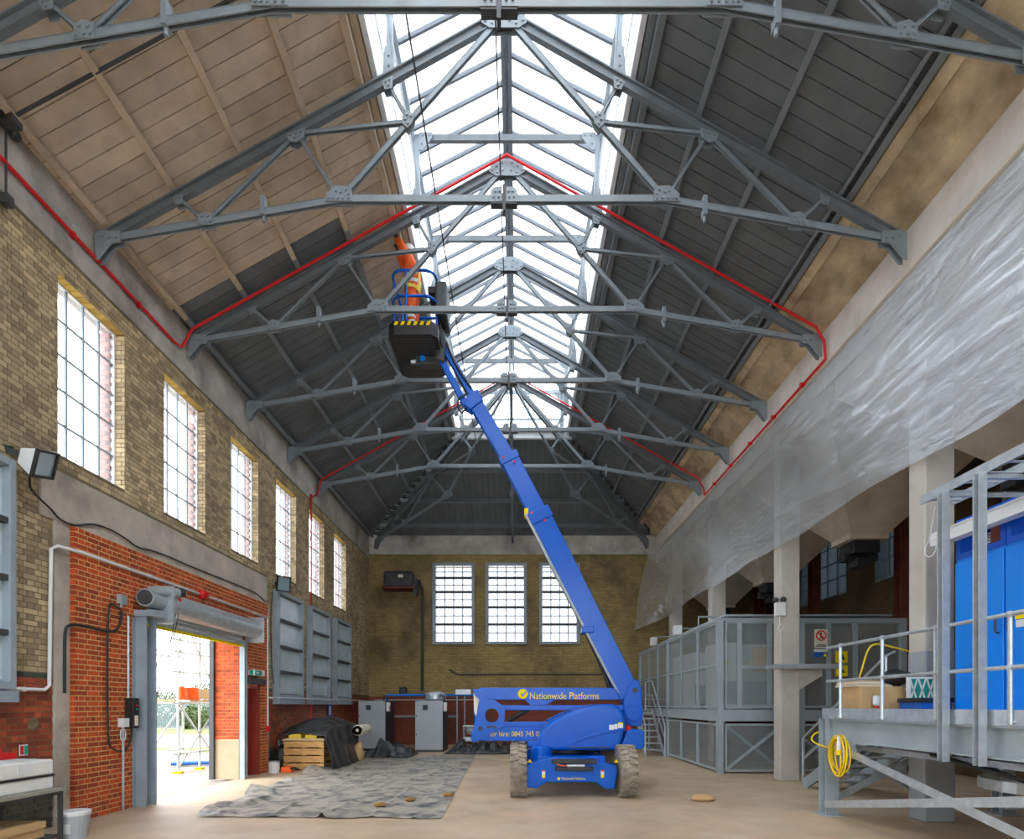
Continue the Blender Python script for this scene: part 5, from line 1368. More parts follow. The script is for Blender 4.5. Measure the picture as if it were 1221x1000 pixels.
# ================================================================== steel platform (near right)
pf = thing('steel_platform', 'galvanised steel platform with handrails and cross bracing', 'platform', (6.0, 6.0, 0))
PXX = 4.74
GV = M['galv']
def ibeam(mb, p, q, h_, w_, up=(0, 0, 1)):
    t = .02
    mb.bar(p, q, w_, t, up, (0, h_/2 - t/2)); mb.bar(p, q, w_, t, up, (0, -h_/2 + t/2)); mb.bar(p, q, .015, h_ - 2*t, up); return mb
ibeam(MB(), (PXX, 2.6, 1.30), (PXX, 8.62, 1.30), .33, .16).build('edge_beam', M['grey_paint'], pf)
ibeam(MB(), (7.4, 2.6, 1.30), (7.4, 8.62, 1.30), .33, .16).build('edge_beam', M['grey_paint'], pf)
ibeam(MB(), (PXX, 8.62, 1.30), (7.4, 8.62, 1.30), .33, .16).build('end_beam', M['grey_paint'], pf)
for y_ in (8.62, 3.2):
    for x_ in (PXX, 7.4):
        pm = MB().box(x_ - .1, x_ + .1, y_ - .1, y_ - .085, .02, 1.46).box(x_ - .1, x_ + .1, y_ + .085, y_ + .1, .02, 1.46).box(x_ - .008, x_ + .008, y_ - .085, y_ + .085, .02, 1.46)
        pm.build('leg', M['grey_paint'], pf)
        MB().box(x_ - .16, x_ + .16, y_ - .16, y_ + .16, 0, .02).build('base_plate', M['grey_paint'], pf)
MB().bar((PXX - .1, 8.5, 1.12), (PXX - .1, 3.4, .1), .012, .1).build('brace', GV, pf)
MB().bar((PXX - .12, 8.5, .18), (PXX - .12, 3.4, 1.1), .012, .1).build('brace', GV, pf)
MB().bar((7.3, 8.5, 1.1), (7.3, 3.4, .15), .012, .1).build('brace', GV, pf); MB().bar((7.3, 8.5, .15), (7.3, 3.4, 1.1), .012, .1).build('brace', GV, pf)
MB().bar((PXX + .1, 8.7, 1.1), (6.6, 8.7, .1), .012, .1).build('brace', GV, pf); MB().bar((PXX + .1, 8.72, .2), (6.6, 8.72, 1.1), .012, .1).build('brace', GV, pf)
MB().box(PXX - .06, 5.72, 2.6, 8.66, 1.465, 1.495).build('deck_plate', GV, pf); MB().box(5.72, 7.45, 2.6, 7.92, 1.465, 1.495).build('deck_plate', GV, pf)
MB().box(PXX - .08, PXX - .06, 2.6, 8.68, 1.46, 1.62).build('toe_board', GV, pf); MB().box(PXX - .08, 5.7, 8.66, 8.68, 1.46, 1.62).build('toe_board', GV, pf)
# guard rails
RX = PXX - .1
for z_ in (2.52, 2.02):
    MB().tube((RX, 2.6, z_), (RX, 8.48, z_), .022, 8).build('hand_rail', GV, pf)
for y_ in (8.13, 7.2, 6.28, 5.33, 4.4, 3.5):
    MB().tube((RX, y_, 1.48), (RX, y_, 2.52), .021, 8).build('rail_post', GV, pf)
    for z_ in (2.02, 2.52): MB().lathe([(.0, -.035), (.025, -.028), (.035, 0), (.025, .028), (0, .035)], (RX, y_, z_), 'z', 8).build('rail_knuckle', GV, pf)
    MB().lathe([(.05, 1.5), (.05, 1.51)], (RX, y_, 0), 'z', 8).build('rail_foot', GV, pf)
for z_ in (2.52, 2.02): MB().path([(7.3, 4.0, z_), (7.3, 8.7, z_)], .02, 6).build('hand_rail', GV, pf)
for y_ in (8.7, 7.7, 6.7, 5.7): MB().tube((7.3, y_, 1.48), (7.3, y_, 2.52), .02, 6).build('rail_post', GV, pf)
# tall posts carrying the cable trays
for y_ in (6.10, 5.62):
    MB().box(4.55, 4.63, y_ - .04, y_ - .03, 1.06, 3.97).box(4.55, 4.63, y_ + .03, y_ + .04, 1.06, 3.97).box(4.62, 4.63, y_ - .03, y_ + .03, 1.06, 3.97).build('tray_post', GV, pf)
    MB().bar((4.6, y_, 3.93), (5.5, y_, 3.93), .04, .04).build('tray_arm', GV, pf)
# stair down from the platform
st2 = thing('platform_stair', 'grey steel stair descending behind the near platform', 'stair', (6.3, 10.2, 0))
for x_ in (5.86, 6.8):
    MB().bar((x_, 8.85, 1.46), (x_, 11.6, .03), .04, .22).build('stringer', M['grey_paint'], st2)
    MB().path([(x_, 11.62, .05), (x_, 11.62, 1.0), (x_, 9.0, 2.45), (x_, 8.8, 2.5)], .022, 6).build('handrail', GV, st2)
    MB().path([(x_, 11.62, .55), (x_, 9.0, 1.98)], .02, 6).build('knee_rail', GV, st2)
    MB().tube((x_, 9.0, 1.4), (x_, 9.0, 2.45), .02, 6).build('rail_post', GV, st2)
for q in range(7): MB().box(5.88, 6.78, 9.0 + q * .37, 9.24 + q * .37, 1.27 - q * .19, 1.30 - q * .19).build('tread', GV, st2)

# cable trays
ct = thing('cable_tray', 'galvanised cable tray on tall posts before the blue cabinet', 'cable tray', (4.9, 5, 3.95))
MB().box(4.62, 4.64, 2.5, 6.5, 3.96, 4.06).build('side_rail', GV, ct); MB().box(4.98, 5.0, 2.5, 6.5, 3.96, 4.06).build('side_rail', GV, ct)
y_ = 2.6
rg = None
while y_ < 6.45:
    if rg is None: rg = MB().box(4.64, 4.98, 0, .03, 3.965, 3.98).build('rung', GV, None); rg.parent = ct; rg.location = Vector((0, y_, 0)) - origin(ct)
    else: link_copy(rg, ct, Vector((0, y_, 0)) - origin(ct))
    y_ += .25
one('cable_trunking', 'pale steel trunking along the top of the blue cabinet', 'trunking', MB().box(5.36, 5.5, 2.5, 7.35, 3.72, 3.86).box(5.35, 5.51, 2.5, 7.36, 3.86, 3.88), M['white_plastic'])
one('wire_loop', 'loop of thin white wire hanging from the end of the cable tray', 'wire', MB().path([(4.8, 6.5, 3.95), (4.8, 6.6, 3.6)] + [(4.8, 6.58 + .09*math.cos(t*.5 + 1.5), 3.48 + .09*math.sin(t*.5 + 1.5)) for t in range(14)] + [(4.85, 6.4, 3.62)], .007, 5), M['white_plastic'])

# blue electrical cabinets
CXF = 5.56
clabs = ['bright blue electrical cabinet nearest the concrete column', 'middle bright blue electrical cabinet with yellow label', 'blue electrical cabinet at the right edge']
for q, (ya, yb) in enumerate(((6.47, 7.2), (5.72, 6.46), (4.6, 5.71))):
    o = thing('electrical_cabinet', clabs[q], 'cabinet', (6.0, (ya + yb)/2, 1.495), 'blue electrical cabinets')
    MB().box(CXF + .03, 6.5, ya, yb, 1.495, 3.5).build('body', M['cab_blue'], o)
    dr_ = MB().box(CXF, CXF + .028, ya + .008, yb - .008, 1.6, 3.46).build('door', M['cab_blue'], o, bevel=.008)
    hy = ya + .07 if q != 1 else yb - .09
    MB().path([(CXF, hy, 2.5), (CXF - .04, hy, 2.51), (CXF - .04, hy, 2.67), (CXF, hy, 2.68)], .012, 6).build('handle', M['black'], dr_)
    MB().box(CXF - .001, CXF + .03, ya, yb, 1.495, 1.59).build('plinth', M['cab_blue'], o)
    hd_ = rect_frame(MB(), ya, yb, 3.5, 4.0, CXF + .02, 6.4, .07).build('head_frame', M['cab_blue_dark'], o)
    MB().box(6.3, 6.35, ya + .05, yb - .05, 3.55, 3.95).build('back_plate', M['cab_blue_dark'], o)
    for s in range(6): MB().box(CXF + .2, CXF + .22, ya + .35, yb - .07, 3.58 + s * .035, 3.6 + s * .035).build('louvre', M['white_plastic'], o)
    MB().box(CXF + .1, CXF + .4, ya + .08, ya + .3, 3.57, 3.93).build('instrument', M['rust_steel'], o)
    if q == 1:
        MB().box(CXF - .006, CXF, yb - .25, yb - .14, 2.62, 2.72).build('yellow_label', M['yellow'], o); MB().box(CXF - .006, CXF, yb - .25, yb - .15, 2.53, 2.61).build('white_label', M['white_plastic'], o)

# yellow extension lead hung on the platform
yl = thing('extension_lead', 'coiled yellow extension lead hanging on the platform edge', 'cable', (4.55, 7.9, 1.2))
c0 = Vector((PXX - .14, 8.02, .98))
cp = []
for t in range(110):
    a_ = t * 2 * PI / 18
    k = .25 + .04 * math.sin(t * .37)
    cp.append(c0 + Vector((-.04 - .04 * math.sin(t * .21), k * math.cos(a_) * (.75 + .15 * math.sin(t * .11)) + .05 * math.sin(t * .07), .27 * math.sin(a_) * (1 + .1 * math.sin(t * .13)) - .03)))
MB().path(cp, .012, 5).build('coil', M['yellow_cable'], yl, smooth=True)
MB().path(smooth([c0 + Vector((-.05, .05, .22)), (PXX - .14, 8.3, 1.06), (PXX - .15, 8.5, 1.05), (PXX - .2, 8.72, 1.12), (PXX - .12, 8.8, 1.22), (PXX + .1, 8.8, 1.3)]), .012, 6).build('lead', M['yellow_cable'], yl, smooth=True)
MB().lathe([(.028, 0), (.028, .1), (.02, .12), (.02, .2)], (PXX - .24, 7.93, 1.03), 'z', 10).build('plug', M['white_plastic'], yl)
MB().lathe([(.035, 0), (.035, .07)], (PXX - .24, 7.93, .97), 'z', 10).build('socket', M['yellow_cable'], yl)
one('yellow_lead', 'yellow lead looped over the handrail behind the cardboard box', 'cable', MB().path(smooth([(5.35, 8.9, 2.02), (5.45, 8.95, 2.25), (5.55, 8.95, 2.55), (5.68, 8.95, 2.63), (5.9, 8.9, 2.58), (6.1, 8.8, 2.5)]), .014, 6), M['yellow_cable'], smooth=True)

# clutter on the platform
bx = thing('cardboard_box', 'cardboard box piled with papers on the steel platform', 'box', (5.1, 8.2, 1.495))
MB().box(4.82, 5.45, 7.95, 8.5, 1.496, 1.93).build('carton', M['card'], bx, bevel=.008)
for q in range(4): MB().box(4.78 + .01*q, 5.3, 8.0 + .02*q, 8.52, 1.932 + q*.022, 1.951 + q*.022).build('papers', M['ply'] if q % 2 else M['sign_cream'], bx)
def lump(c, r, seed, n=14):
    c = Vector(c)
    return grid(n * 2, n, lambda u, v: tuple(c + Vector((math.cos(u*2*PI)*math.sin(v*PI)*r[0], math.sin(u*2*PI)*math.sin(v*PI)*r[1], math.cos(v*PI)*r[2])) * (1 + .35 * nse(3*math.cos(u*2*PI) + seed, 3*math.sin(u*2*PI) + 2*v, v*4))))
one('black_jacket', 'crumpled black jacket lying on the cardboard box', 'jacket', lump((5.38, 8.05, 2.06), (.22, .2, .1), 3), M['black'], smooth=True)
af = thing('air_filter', 'pleated green air filter in a white lattice frame', 'filter', (5.6, 7.8, 1.5))
MB().box(5.36, 5.70, 7.74, 7.79, 1.7, 2.04).build('pleats', M['teal'], af)
lt = MB()
for q in range(3):
    lt.bar((5.36 + q*.115, 7.735, 1.7), (5.47 + q*.115, 7.735, 2.04), .006, .02, (1, 0, 0)); lt.bar((5.47 + q*.115, 7.735, 1.7), (5.36 + q*.115, 7.735, 2.04), .006, .02, (1, 0, 0))
t_ = rect_frame(MB(), 5.35, 5.71, 1.69, 2.05, 7.728, 7.795, .025); t_.v = [(p[1], p[0], p[2]) for p in t_.v]
t_.build('frame', M['white_plastic'], af); lt.build('lattice', M['white_plastic'], af)
for q in range(2): one('filter_panel', ['grey filter panel leaning beside the green filter', 'second grey filter panel nearer the cabinet'][q], 'filter', MB().box(5.73 + q*.07, 5.78 + q*.07, 7.6, 7.85, 1.496, 2.05).box(5.74 + q*.07, 5.77 + q*.07, 7.62, 7.83, 2.05, 2.06), M['grey_paint'])
cr_ = thing('plastic_crate', 'dark blue plastic crate on the steel platform', 'crate', (5.5, 7.55, 1.495))
MB().box(5.2, 5.6, 7.3, 7.32, 1.496, 1.74).box(5.2, 5.6, 7.68, 7.70, 1.496, 1.74).box(5.2, 5.22, 7.32, 7.68, 1.496, 1.74).box(5.58, 5.6, 7.32, 7.68, 1.496, 1.74).box(5.22, 5.58, 7.32, 7.68, 1.496, 1.51).build('shell', M['sign_blue'], cr_)
MB().box(5.18, 5.62, 7.28, 7.30, 1.7, 1.76).box(5.18, 5.62, 7.7, 7.72, 1.7, 1.76).box(5.18, 5.2, 7.30, 7.7, 1.7, 1.76).build('rim', M['black'], cr_)
rt = thing('red_tool', 'red and clear dispenser bottle beside the cardboard box', 'bottle', (4.98, 7.85, 1.495))
MB().lathe([(.035, 1.496), (.035, 1.62), (.02, 1.66)], (4.98, 7.85, 0), 'z', 10).build('base', M['red'], rt); MB().lathe([(.03, 1.66), (.045, 1.68), (.045, 1.78), (.03, 1.8)], (4.98, 7.85, 0), 'z', 10).build('cup', M['white_plastic'], rt)

# perforated cable trays under the platform
for q, (yc, r_) in enumerate(((6.2, .75), (5.35, .55), (4.7, .4))):
    o = thing('cable_basket', ['wide curved galvanised cable basket hung under the platform', 'middle curved cable basket under the platform', 'nearest curved cable basket under the platform'][q], 'cable tray', (5.7, yc, .75), 'curved cable baskets')
    for s in range(2):
        m_ = MB(); n_ = 20
        rr = r_ - s * .2
        for k in range(n_):
            t1, t2 = PI * .55 + PI * 1.2 * k / n_, PI * .55 + PI * 1.2 * (k + 1) / n_
            a_, b_ = (6.0 + rr*math.cos(t1), yc + rr*math.sin(t1)), (6.0 + rr*math.cos(t2), yc + rr*math.sin(t2))
            m_.add([(*a_, .72), (*b_, .72), (*b_, .84), (*a_, .84)], [(0, 1, 2, 3)])
        ob = m_.build('side_wall', GV, o, weld=True); so_ = ob.modifiers.new('thickness', 'SOLIDIFY'); so_.thickness = .006
    for sx in (-.5, .3): MB().tube((5.8 + sx*.6, yc + sx*.3, .84), (5.8 + sx*.6, yc + sx*.3, 1.14), .008, 6).build('hanger', GV, o)
ut = thing('under_tray', 'straight perforated cable tray under the platform edge beam', 'cable tray', (5.1, 5.5, 1.0))
MB().box(4.9, 5.3, 2.6, 8.2, 1.02, 1.025).build('bottom', GV, ut); MB().box(4.9, 4.905, 2.6, 8.2, 1.025, 1.09).build('side_rail', GV, ut); MB().box(5.295, 5.3, 2.6, 8.2, 1.025, 1.09).build('side_rail', GV, ut)
pc = thing('power_cables', 'bundle of black power cables sagging under the platform', 'cable', (5.0, 5.8, .95))
for q in range(4): MB().path(sag((4.82 + q*.05, 6.6 - q*.1, 1.09), (4.82 + q*.05, 3.0, 1.05), .14 + .03*q, 10), .02, 6).build('cable', M['black'], pc)

# tray on the corbel, column lamp
one('corbel_tray', 'short galvanised tray resting on the corbel of the column', 'cable tray', MB().box(5.45, 6.95, 12.1, 12.42, 2.455, 2.47).box(5.45, 6.95, 12.08, 12.1, 2.455, 2.55).box(5.45, 6.95, 12.42, 12.44, 2.455, 2.55), GV)
cl = thing('column_lamp', 'white emergency lamp box on the corbelled column', 'lamp', (5.7, 12.5, 3.7))
MB().box(5.63, 5.86, 12.34, 12.435, 3.62, 3.92).build('box', M['white_plastic'], cl, bevel=.015)
MB().lathe([(.03, 0), (.07, .09), (.07, .11)], (5.66, 12.30, 3.96), 'y', 12).build('lamp_head', M['dark_steel'], cl); MB().lathe([(.03, 0), (.07, .09), (.07, .11)], (5.82, 12.30, 3.98), 'y', 12).build('lamp_head', M['dark_steel'], cl)
MB().path([(5.72, 12.36, 3.62), (5.73, 12.36, 3.45), (5.68, 12.35, 3.35), (5.74, 12.34, 3.28), (5.8, 12.35, 3.36), (5.75, 12.36, 3.46)], .01, 5).build('lead', M['white_plastic'], cl)

# ================================================================== along the far end and left side
cbl = ['grey compressor cabinet nearest the left wall', 'grey compressor cabinet with round fan drum on top']
for q, (x0, y0_) in enumerate(((-5.85, 20.8), (-3.66, 20.2))):
    w_, h_, dp = 1.0, 1.85, 1.5
    o = thing('compressor_cabinet', cbl[q], 'cabinet', (x0 + w_/2, y0_ + dp/2, 0), 'grey compressor cabinets')
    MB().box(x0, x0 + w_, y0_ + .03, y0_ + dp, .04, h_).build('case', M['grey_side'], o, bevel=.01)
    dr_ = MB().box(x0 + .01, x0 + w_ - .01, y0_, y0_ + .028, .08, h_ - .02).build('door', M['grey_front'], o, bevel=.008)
    MB().box(x0 + .28, x0 + .46, y0_ - .006, y0_, 1.5, 1.68).build('display', M['black'], dr_)
    MB().box(x0 + .04, x0 + .07, y0_ - .01, y0_, .6, .66).build('lock', M['black'], dr_); MB().box(x0 + .04, x0 + .07, y0_ - .01, y0_, 1.25, 1.31).build('lock', M['black'], dr_)
    MB().box(x0 + w_, x0 + w_ + .12, y0_ + .1, y0_ + .3, 1.45, 1.78).build('isolator', M['white_plastic'], o, bevel=.01)
    MB().lathe([(.05, 0), (.05, .05)], (x0 + w_ + .1, y0_ + .2, 1.6), 'x', 12).build('isolator_knob', M['red'], o)
    MB().path([(x0 + w_ + .05, y0_ + .2, 1.78), (x0 + w_, y0_ + .25, 2.0), (x0 + w_ - .15, y0_ + .4, 2.05), (x0 + w_ - .2, y0_ + .6, 1.86)], .02, 6).build('cable', M['black'], o)
    MB().box(x0, x0 + w_, y0_ + .02, y0_ + dp, 0, .04).build('plinth', M['dark_steel'], o)
    if q == 1:
        MB().lathe([(.36, h_), (.38, h_ + .05), (.38, h_ + .2), (.34, h_ + .28), (.2, h_ + .33), (0, h_ + .34)], (x0 + .62, y0_ + .8, 0), 'z', 24).build('fan_drum', M['galv'], o)
bp = thing('air_pipe', 'blue compressed air pipe above the grey cabinets', 'pipe', (-4, 22.6, 2.0))
MB().path([(-5.2, 22.5, 1.86), (-5.2, 22.5, 2.08), (-2.55, 22.5, 2.08), (-1.75, 22.5, 2.08), (-1.7, 22.5, 2.0), (-1.7, 22.5, .9)], .045, 8).build('pipe', M['cab_blue'], bp)
MB().tube((-2.4, 22.5, 0), (-2.4, 22.5, 2.2), .03, 8).tube((-2.1, 22.5, 0), (-2.1, 22.5, 2.1), .03, 8).build('stand', M['galv'], bp)
MB().box(-2.45, -1.85, 22.4, 22.6, 2.1, 2.3).build('manifold', M['galv'], bp)
MB().tube((-5.3, 23.9, 1.2), (-2.5, 23.9, 1.2), .05, 8).build('duct', M['frame_paint'], bp)
vs_ = thing('valve_set', 'pale pump and valves on a pipe stand beside the cabinets', 'pump', (-1.9, 21.8, 0))
MB().box(-2.1, -1.5, 21.6, 22.1, .3, .45).build('frame', M['galv'], vs_); MB().lathe([(.12, 0), (.16, .1), (.16, .3), (.1, .4)], (-1.95, 21.85, .7), 'x', 12).build('pump', M['grey_front'], vs_)
for x_ in (-2.08, -1.52): MB().tube((x_, 21.8, 0), (x_, 21.8, .9), .025, 6).build('stand_leg', M['galv'], vs_)
MB().box(-2.1, -1.5, 21.75, 21.85, .85, .9).build('cross_bar', M['galv'], vs_)

def drape(name, label, cat, fn, nu, nv, m, th=.012):
    o = one(name, label, cat, grid(nu, nv, fn), m, smooth=True)
    s = o.modifiers.new('thickness', 'SOLIDIFY'); s.thickness = th; s.offset = 1; return o
# pallets under a tarpaulin
PW, PXA, PYA = 1.05, -5.98, 14.5
pallets = []
for q in range(4):
    o = thing('pallet', ['bottom wooden pallet of the stack under black sheeting', 'second wooden pallet from the bottom of the stack', 'third wooden pallet from the bottom of the stack', 'top wooden pallet of the stack under black sheeting'][q], 'pallet', (PXA + .5, PYA + .6, q*.19), 'stacked wooden pallets')
    b0 = q * .19
    for k in range(3): MB().box(PXA + k*.46, PXA + .1 + k*.46, PYA, PYA + 1.25, b0, b0 + .02).build('bottom_board', M['wood'], o)
    for k in range(3): MB().box(PXA, PXA + 1.02, PYA + k*.57, PYA + .1 + k*.57, b0 + .02, b0 + .12).build('bearer', M['wood'], o)
    for k in range(2): MB().box(PXA, PXA + 1.02, PYA - .012 + k*.01, PYA - .002 + k*.01, b0 + .03 + k*.0, b0 + .12).build('end_board', M['wood'], o) if k == 0 else None
    for k in range(6): MB().box(PXA + k*.18, PXA + .13 + k*.18, PYA, PYA + 1.25, b0 + .12, b0 + .145).build('deck_board', M['wood'], o)
    MB().box(PXA - .01, PXA + 1.03, PYA - .03, PYA, b0 + .115, b0 + .18).build('lead_board', M['wood'], o)
cbx = one('plywood_sheet', 'pale plywood sheet lying on the pallet stack', 'board', MB().box(PXA - .03, PXA + 1.05, PYA - .05, PYA + 1.2, .77, .80).box(PXA, PXA + 1.0, PYA, PYA + 1.15, .80, .815), M['ply'], bevel=.004)
for q in range(2): one('yellow_parcel', ['yellow wrapped parcel on the plywood left of centre', 'second yellow parcel on the plywood under sheeting'][q], 'parcel', MB().box(PXA + .1 + q*.42, PXA + .42 + q*.4, PYA + .05, PYA + .4, .816, .93 - q*.02).box(PXA + .15 + q*.42, PXA + .37 + q*.4, PYA + .1, PYA + .35, .93 - q*.02, .935 - q*.02), M['hivis_yellow'], bevel=.02)
def tarp_fn(u, v):
    # over the top of the stack, then hanging down its right side to the floor
    s = u * 2.35; y = PYA - .12 + v * 2.6
    if s < 1.2: x, z = PXA - .12 + s, .88 + .36 * min(1, v * 3.2) ** .7 * (.55 + .45 * math.sin(PI * s / 1.25)) + .06 * math.sin(PI * s / 1.2)
    else:
        q = (s - 1.2) / 1.15
        x, z = PXA + 1.10 + .08 * math.sin(q * 1.6) + .16 * q * q, (.88 + .22 * min(1, v * 3.2) ** .7) * (1 - q) + .02
    z += .045 * nse(x * 3, y * 3) + .02 * nse(x * 8, y * 8, z * 4)
    x += (.05 * nse(y * 3.5, z * 1.2, 7) + .012 * math.sin(y * 7 + 3 * nse(y, 3)) + .05 * nse(y * 1.7, z * 3, 2)) * (1 if s > 1.2 else .3)
    front = (.08 + .07 * math.sin(s * 4.0)) * (1 - v) if s < 1.2 else -.02
    return (x, y + front + .05 * nse(s * 2, 3), max(z, .02 if s > 1.2 else .84))
drape('tarpaulin', 'black tarpaulin thrown over the pallet stack', 'tarpaulin', tarp_fn, 60, 40, M['tarp'])
one('black_bag', 'black bin bag leaning against the pallet stack', 'bag', lump((-6.13, 14.75, .3), (.13, .2, .3), 9), M['black'], smooth=True)
one('green_board', 'dull green board leaning on the left wall', 'board', MB().box(-6.3, -6.27, 14.9, 15.4, 0, .75).box(-6.31, -6.3, 14.93, 15.37, .03, .72), M['lamp_glass'])
tn = thing('paint_tin', 'white paint tin on the floor by the pallets', 'tin', (-6.05, 14.05, 0)); 
MB().lathe([(.13, 0), (.13, .27), (.12, .28)], (-6.02, 14.0, 0), 'z', 18).build('can', M['white_plastic'], tn); MB().lathe([(.135, .26), (.135, .29), (.11, .29)], (-6.02, 14.0, 0), 'z', 18).build('rim', M['galv'], tn)
rc = thing('red_tool_case', 'small red tool case with black handle on the floor by the pallets', 'case', (-5.72, 14.1, 0)); MB().box(-5.86, -5.6, 14.0, 14.25, 0, .14).build('case', M['orange'], rc, bevel=.02); MB().path([(-5.62, 14.02, .1), (-5.5, 14.0, .12), (-5.45, 14.1, .06)], .03, 6).build('handle', M['black'], rc)
one('sheet_roll', 'rolled cream sheeting with dark end on top of the tarpaulin', 'roll', MB().lathe([(.14, 0), (.16, .02), (.16, 1.0), (.14, 1.02)], (-4.72, 16.7, .93), 'y', 16).lathe([(.05, -.01), (.05, 0), (.14, 0)], (-4.72, 16.7, .93), 'y', 16), M['sign_cream'])
one('paper_sack', 'brown paper sack standing behind the tarpaulin', 'sack', lump((-4.66, 16.6, .28), (.15, .14, .27), 21), M['card'], smooth=True)
drape('crumpled_sheet', 'crumpled black plastic heaped before the compressor cabinets', 'plastic sheet', lambda u, v: (-4.9 + u*1.5, 17.9 + v*1.5, max(.015, .62*(math.sin(PI*u)*math.sin(PI*v))**.6*(.35 + 1.5*abs(nse(u*3.3, v*3.3, 2))) + .10*nse(u*9, v*9))), 34, 24, M['tarp'])
drape('plastic_bundle', 'long bundle of crumpled black plastic along the end of the floor sheet', 'plastic sheet', lambda u, v: (-2.5 + u*3.4, 19.2 + v*1.0, max(.015, .5*math.sin(PI*v)**.6*(.3 + 1.5*abs(nse(u*9, v*4, 3))) * min(1, 6*u, 6*(1-u)) + .05*nse(u*20, v*9))), 60, 16, M['tarp'])

# the dusty floor sheet
def fs(u, v):
    near = Vector((-4.78, 8.42, 0)).lerp(Vector((-1.12, 8.28, 0)), u)
    far = Vector((-5.0, 17.4, 0)).lerp(Vector((-1.42, 19.0, 0)), u)
    p_ = near.lerp(far, v) + Vector((-.3 * math.sin(PI * v) * (1 - u) + .06 * nse(v * 9, 2) * (1 - u), .08 * nse(u * 6, 8) * (1 - v), 0))
    x, y = p_.x, p_.y
    z = .010 + .012 * abs(nse(x * 1.7, y * .8)) + .004 * nse(x * 6, y * 3) + .003 * nse(x * 14, y * 10)
    for xc, am, wd, sl in ((-4.45, .12, .09, .03), (-3.95, .07, .05, -.09), (-3.3, .07, .05, .10), (-2.75, .09, .05, .04), (-2.1, .06, .04, .02), (-1.6, .04, .03, -.02)):
        dlt = x - xc - sl * (y - 12) - .10 * nse(y * .7, xc); z += am * math.exp(-(dlt / wd) ** 2) * max(0, .22 + 1.1 * nse(y * .8, xc * 3))
    for yc, am in ((9.6, .04), (11.2, .05), (13.0, .06), (14.4, .05), (15.9, .06), (17.0, .07)):
        dlt = y - yc - .18 * (x + 3) - .14 * nse(x * 1.5, yc); z += am * math.exp(-(dlt / .07) ** 2) * max(0, .2 + .9 * nse(x * 1.1, yc * 2))
    if u < .14: z += .30 * (1 - u / .14) * max(0, nse(y * 1.1, 5.5) + .12)
    return (x, y, max(.006, z))
o = one('floor_sheet', 'large dusty grey plastic sheet spread over the floor', 'floor sheet', grid(110, 150, fs), M['dusty_sheet'], smooth=True)
for q, (x_, y_) in enumerate(((-2.25, 9.25), (-1.85, 9.75), (-1.27, 10.3))):
    one('brick_lump', ['brown clod on the floor sheet, left of three', 'brown clod on the floor sheet, middle of three', 'brown clod on the floor sheet, right of three'][q], 'clod', lump((x_, y_, .045), (.1, .08, .035), q * 3 + 1, 7), M['rust_clod'], smooth=True)
one('rag', 'small crumpled pale rag on the floor right of the boom lift', 'rag', lump((3.25, 9.9, .05), (.2, .16, .06), 5, 9), M['card'], smooth=True)

# notices and small things on the left wall
def plate(name, label, X, y0_, y1_, z0_, z1_, m, parts=(), cat='sign'):
    o = thing(name, label, cat, (X, (y0_ + y1_)/2, z0_))
    MB().box(X, X + .01, y0_, y1_, z0_, z1_).build('plate', m, o)
    for nm, a_, b_, c_, d_, mm in parts: MB().box(X + .01, X + .014, y0_ + a_*(y1_-y0_), y0_ + b_*(y1_-y0_), z0_ + c_*(z1_-z0_), z0_ + d_*(z1_-z0_)).build(nm, mm, o)
    return o
plate('blue_notice', 'tall blue notice between the grey framed windows', WL + .05, 18.85, 19.2, 1.05, 1.8, M['sign_blue'], (('pictogram', .3, .7, .4, .8, M['white_plastic']),))
plate('first_aid_sign', 'green and red extinguisher notice above the foam box', WL + .02, 7.2, 7.32, 1.02, 1.16, M['white_plastic'], (('green_field', .55, .95, .1, .9, M['green_sign']), ('red_field', .05, .45, .1, .9, M['red'])))
fsn = plate('fire_sign', 'red framed fire sign above the red case', WL + .02, 7.0, 7.15, .84, .98, M['red'], (('white_field', .06, .94, .1, .9, M['white_plastic']),))
text('fire_lettering', 'FIRE', .07, (WL + .036, 7.02, .91), (PI/2, 0, PI/2), M['red'], fsn, .001, width=.11)
one('wall_hole', 'broken hole edged with rough mortar in the red glazed dado', 'hole', MB().lathe([(.07, -.01), (.09, .005), (.055, .01), (.05, -.0)], (WL + .012, 7.42, 1.42), 'x', 12), M['mortar_dark'])
# table with foam boxes
tb = thing('steel_table', 'dark steel framed table at the lower left edge', 'table', (-5.6, 6.6, 0))
MB().box(-6.3, -5.5, 5.6, 6.9, .63, .67).build('tabletop', M['tray_grey'], tb)
MB().box(-6.28, -5.52, 5.62, 6.88, .59, .63).build('apron', M['dark_steel'], tb)
for x_ in (-6.27, -5.54):
    for y_ in (5.64, 6.86): MB().box(x_ - .02, x_ + .02, y_ - .02, y_ + .02, 0, .59).build('leg', M['dark_steel'], tb)
MB().box(-6.25, -5.56, 5.66, 6.84, .08, .11).build('shelf', M['dark_steel'], tb)
for q, (z0_, z1_, dx_) in enumerate(((.671, .82, 0), (.84, 1.02, .0))):
    o = thing('foam_box', ['lower white foam box on the steel table', 'upper white foam box with black strap on the table'][q], 'box', (-5.6, 6.2, z0_), 'white foam boxes')
    MB().box(-6.25 + dx_, -5.57 - dx_, 5.7, 6.8, z0_, z1_).build('block', M['foam'], o, bevel=.02)
    if q == 0: MB().box(-6.26, -5.56, 5.69, 6.81, z1_ - .0, z1_ + .019).build('strap', M['black'], o)
    else: MB().box(-5.572, -5.565, 6.3, 6.5, z0_ + .04, z1_ - .03).build('label', M['white_plastic'], o)
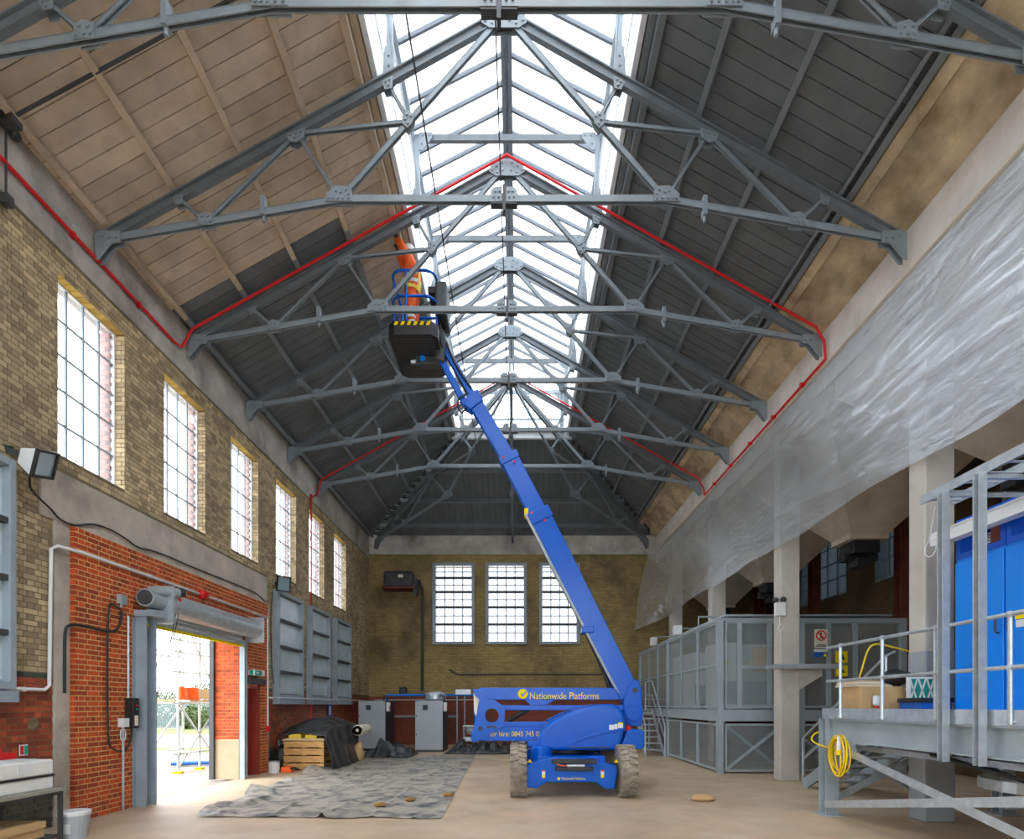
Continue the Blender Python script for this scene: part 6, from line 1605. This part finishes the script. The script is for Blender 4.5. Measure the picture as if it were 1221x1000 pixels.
o = thing('red_case', 'small red case lying on the foam boxes', 'case', (-6.1, 6.5, 1.02)); MB().box(-6.2, -5.95, 6.4, 6.75, 1.021, 1.1).build('shell', M['red'], o, bevel=.03); MB().path([(-6.08, 6.5, 1.1), (-6.08, 6.5, 1.15), (-6.08, 6.65, 1.15), (-6.08, 6.65, 1.1)], .015, 6).build('handle', M['red'], o)
one('paper_sheets', 'white papers lying on the upper foam box', 'paper', MB().box(-5.9, -5.65, 6.0, 6.4, 1.021, 1.026).box(-5.92, -5.7, 6.3, 6.7, 1.026, 1.032), M['white_plastic'])
bk_ = thing('bucket', 'grey plastic bucket with white lid beside the table', 'bucket', (-5.35, 6.95, 0))
MB().lathe([(.14, 0), (.17, .26), (.175, .3)], (-5.58, 7.12, 0), 'z', 20).build('pail', M['grey_front'], bk_); MB().lathe([(.18, .29), (.185, .33), (.16, .345), (0, .345)], (-5.58, 7.12, 0), 'z', 20).build('lid', M['white_plastic'], bk_)
MB().box(-5.6, -5.5, 6.955, 6.97, .08, .2).build('label', M['white_plastic'], bk_)
o = thing('carton', 'open brown carton on the table shelf', 'box', (-5.9, 6.3, .11)); MB().box(-6.15, -5.6, 5.8, 6.7, .112, .3).build('body', M['card'], o, bevel=.006); MB().box(-5.6, -5.58, 5.8, 6.7, .22, .3).build('flap', M['card'], o)

# black wrapped unit high on the end wall, pipes on the end wall
bw = thing('wrapped_heater', 'black plastic wrapped unit on a shelf bracket high on the end wall', 'heater', (-5.0, 23.9, 6.4))
MB().box(-5.55, -4.35, 23.5, 24.18, 6.6, 7.25).build('wrapped_case', M['tarp'], bw, bevel=.06)
MB().box(-5.65, -4.25, 23.45, 24.18, 6.52, 6.6).build('shelf', M['rust_steel'], bw); MB().box(-4.95, -4.75, 23.47, 23.5, 6.98, 7.1).build('label', M['sign_cream'], bw)
MB().prism([(-4.4, 7.2), (-4.15, 6.9), (-4.2, 6.25), (-4.35, 6.3)], 'y', 23.6, 23.9).build('loose_flap', M['tarp'], bw)
one('wall_pipe', 'dark vertical pipe on the end wall under the wrapped unit', 'pipe', MB().path([(-4.2, 24.1, 7.0), (-4.05, 24.1, 6.6), (-4.05, 24.1, 2.3)], .06, 8), M['dark_steel'])
one('wall_conduit', 'thin dark conduit running along the end wall right of centre', 'conduit', MB().path([(-2.9, 24.15, 3.2), (-2.6, 24.15, 3.0), (3.6, 24.15, 3.0)], .03, 6), M['dark_steel'])
one('wall_box', 'small black box on the end wall above the cabinets', 'box', MB().box(-5.0, -4.75, 23.95, 24.18, 2.15, 2.45).box(-4.75, -4.7, 24.0, 24.15, 2.2, 2.4), M['black'])
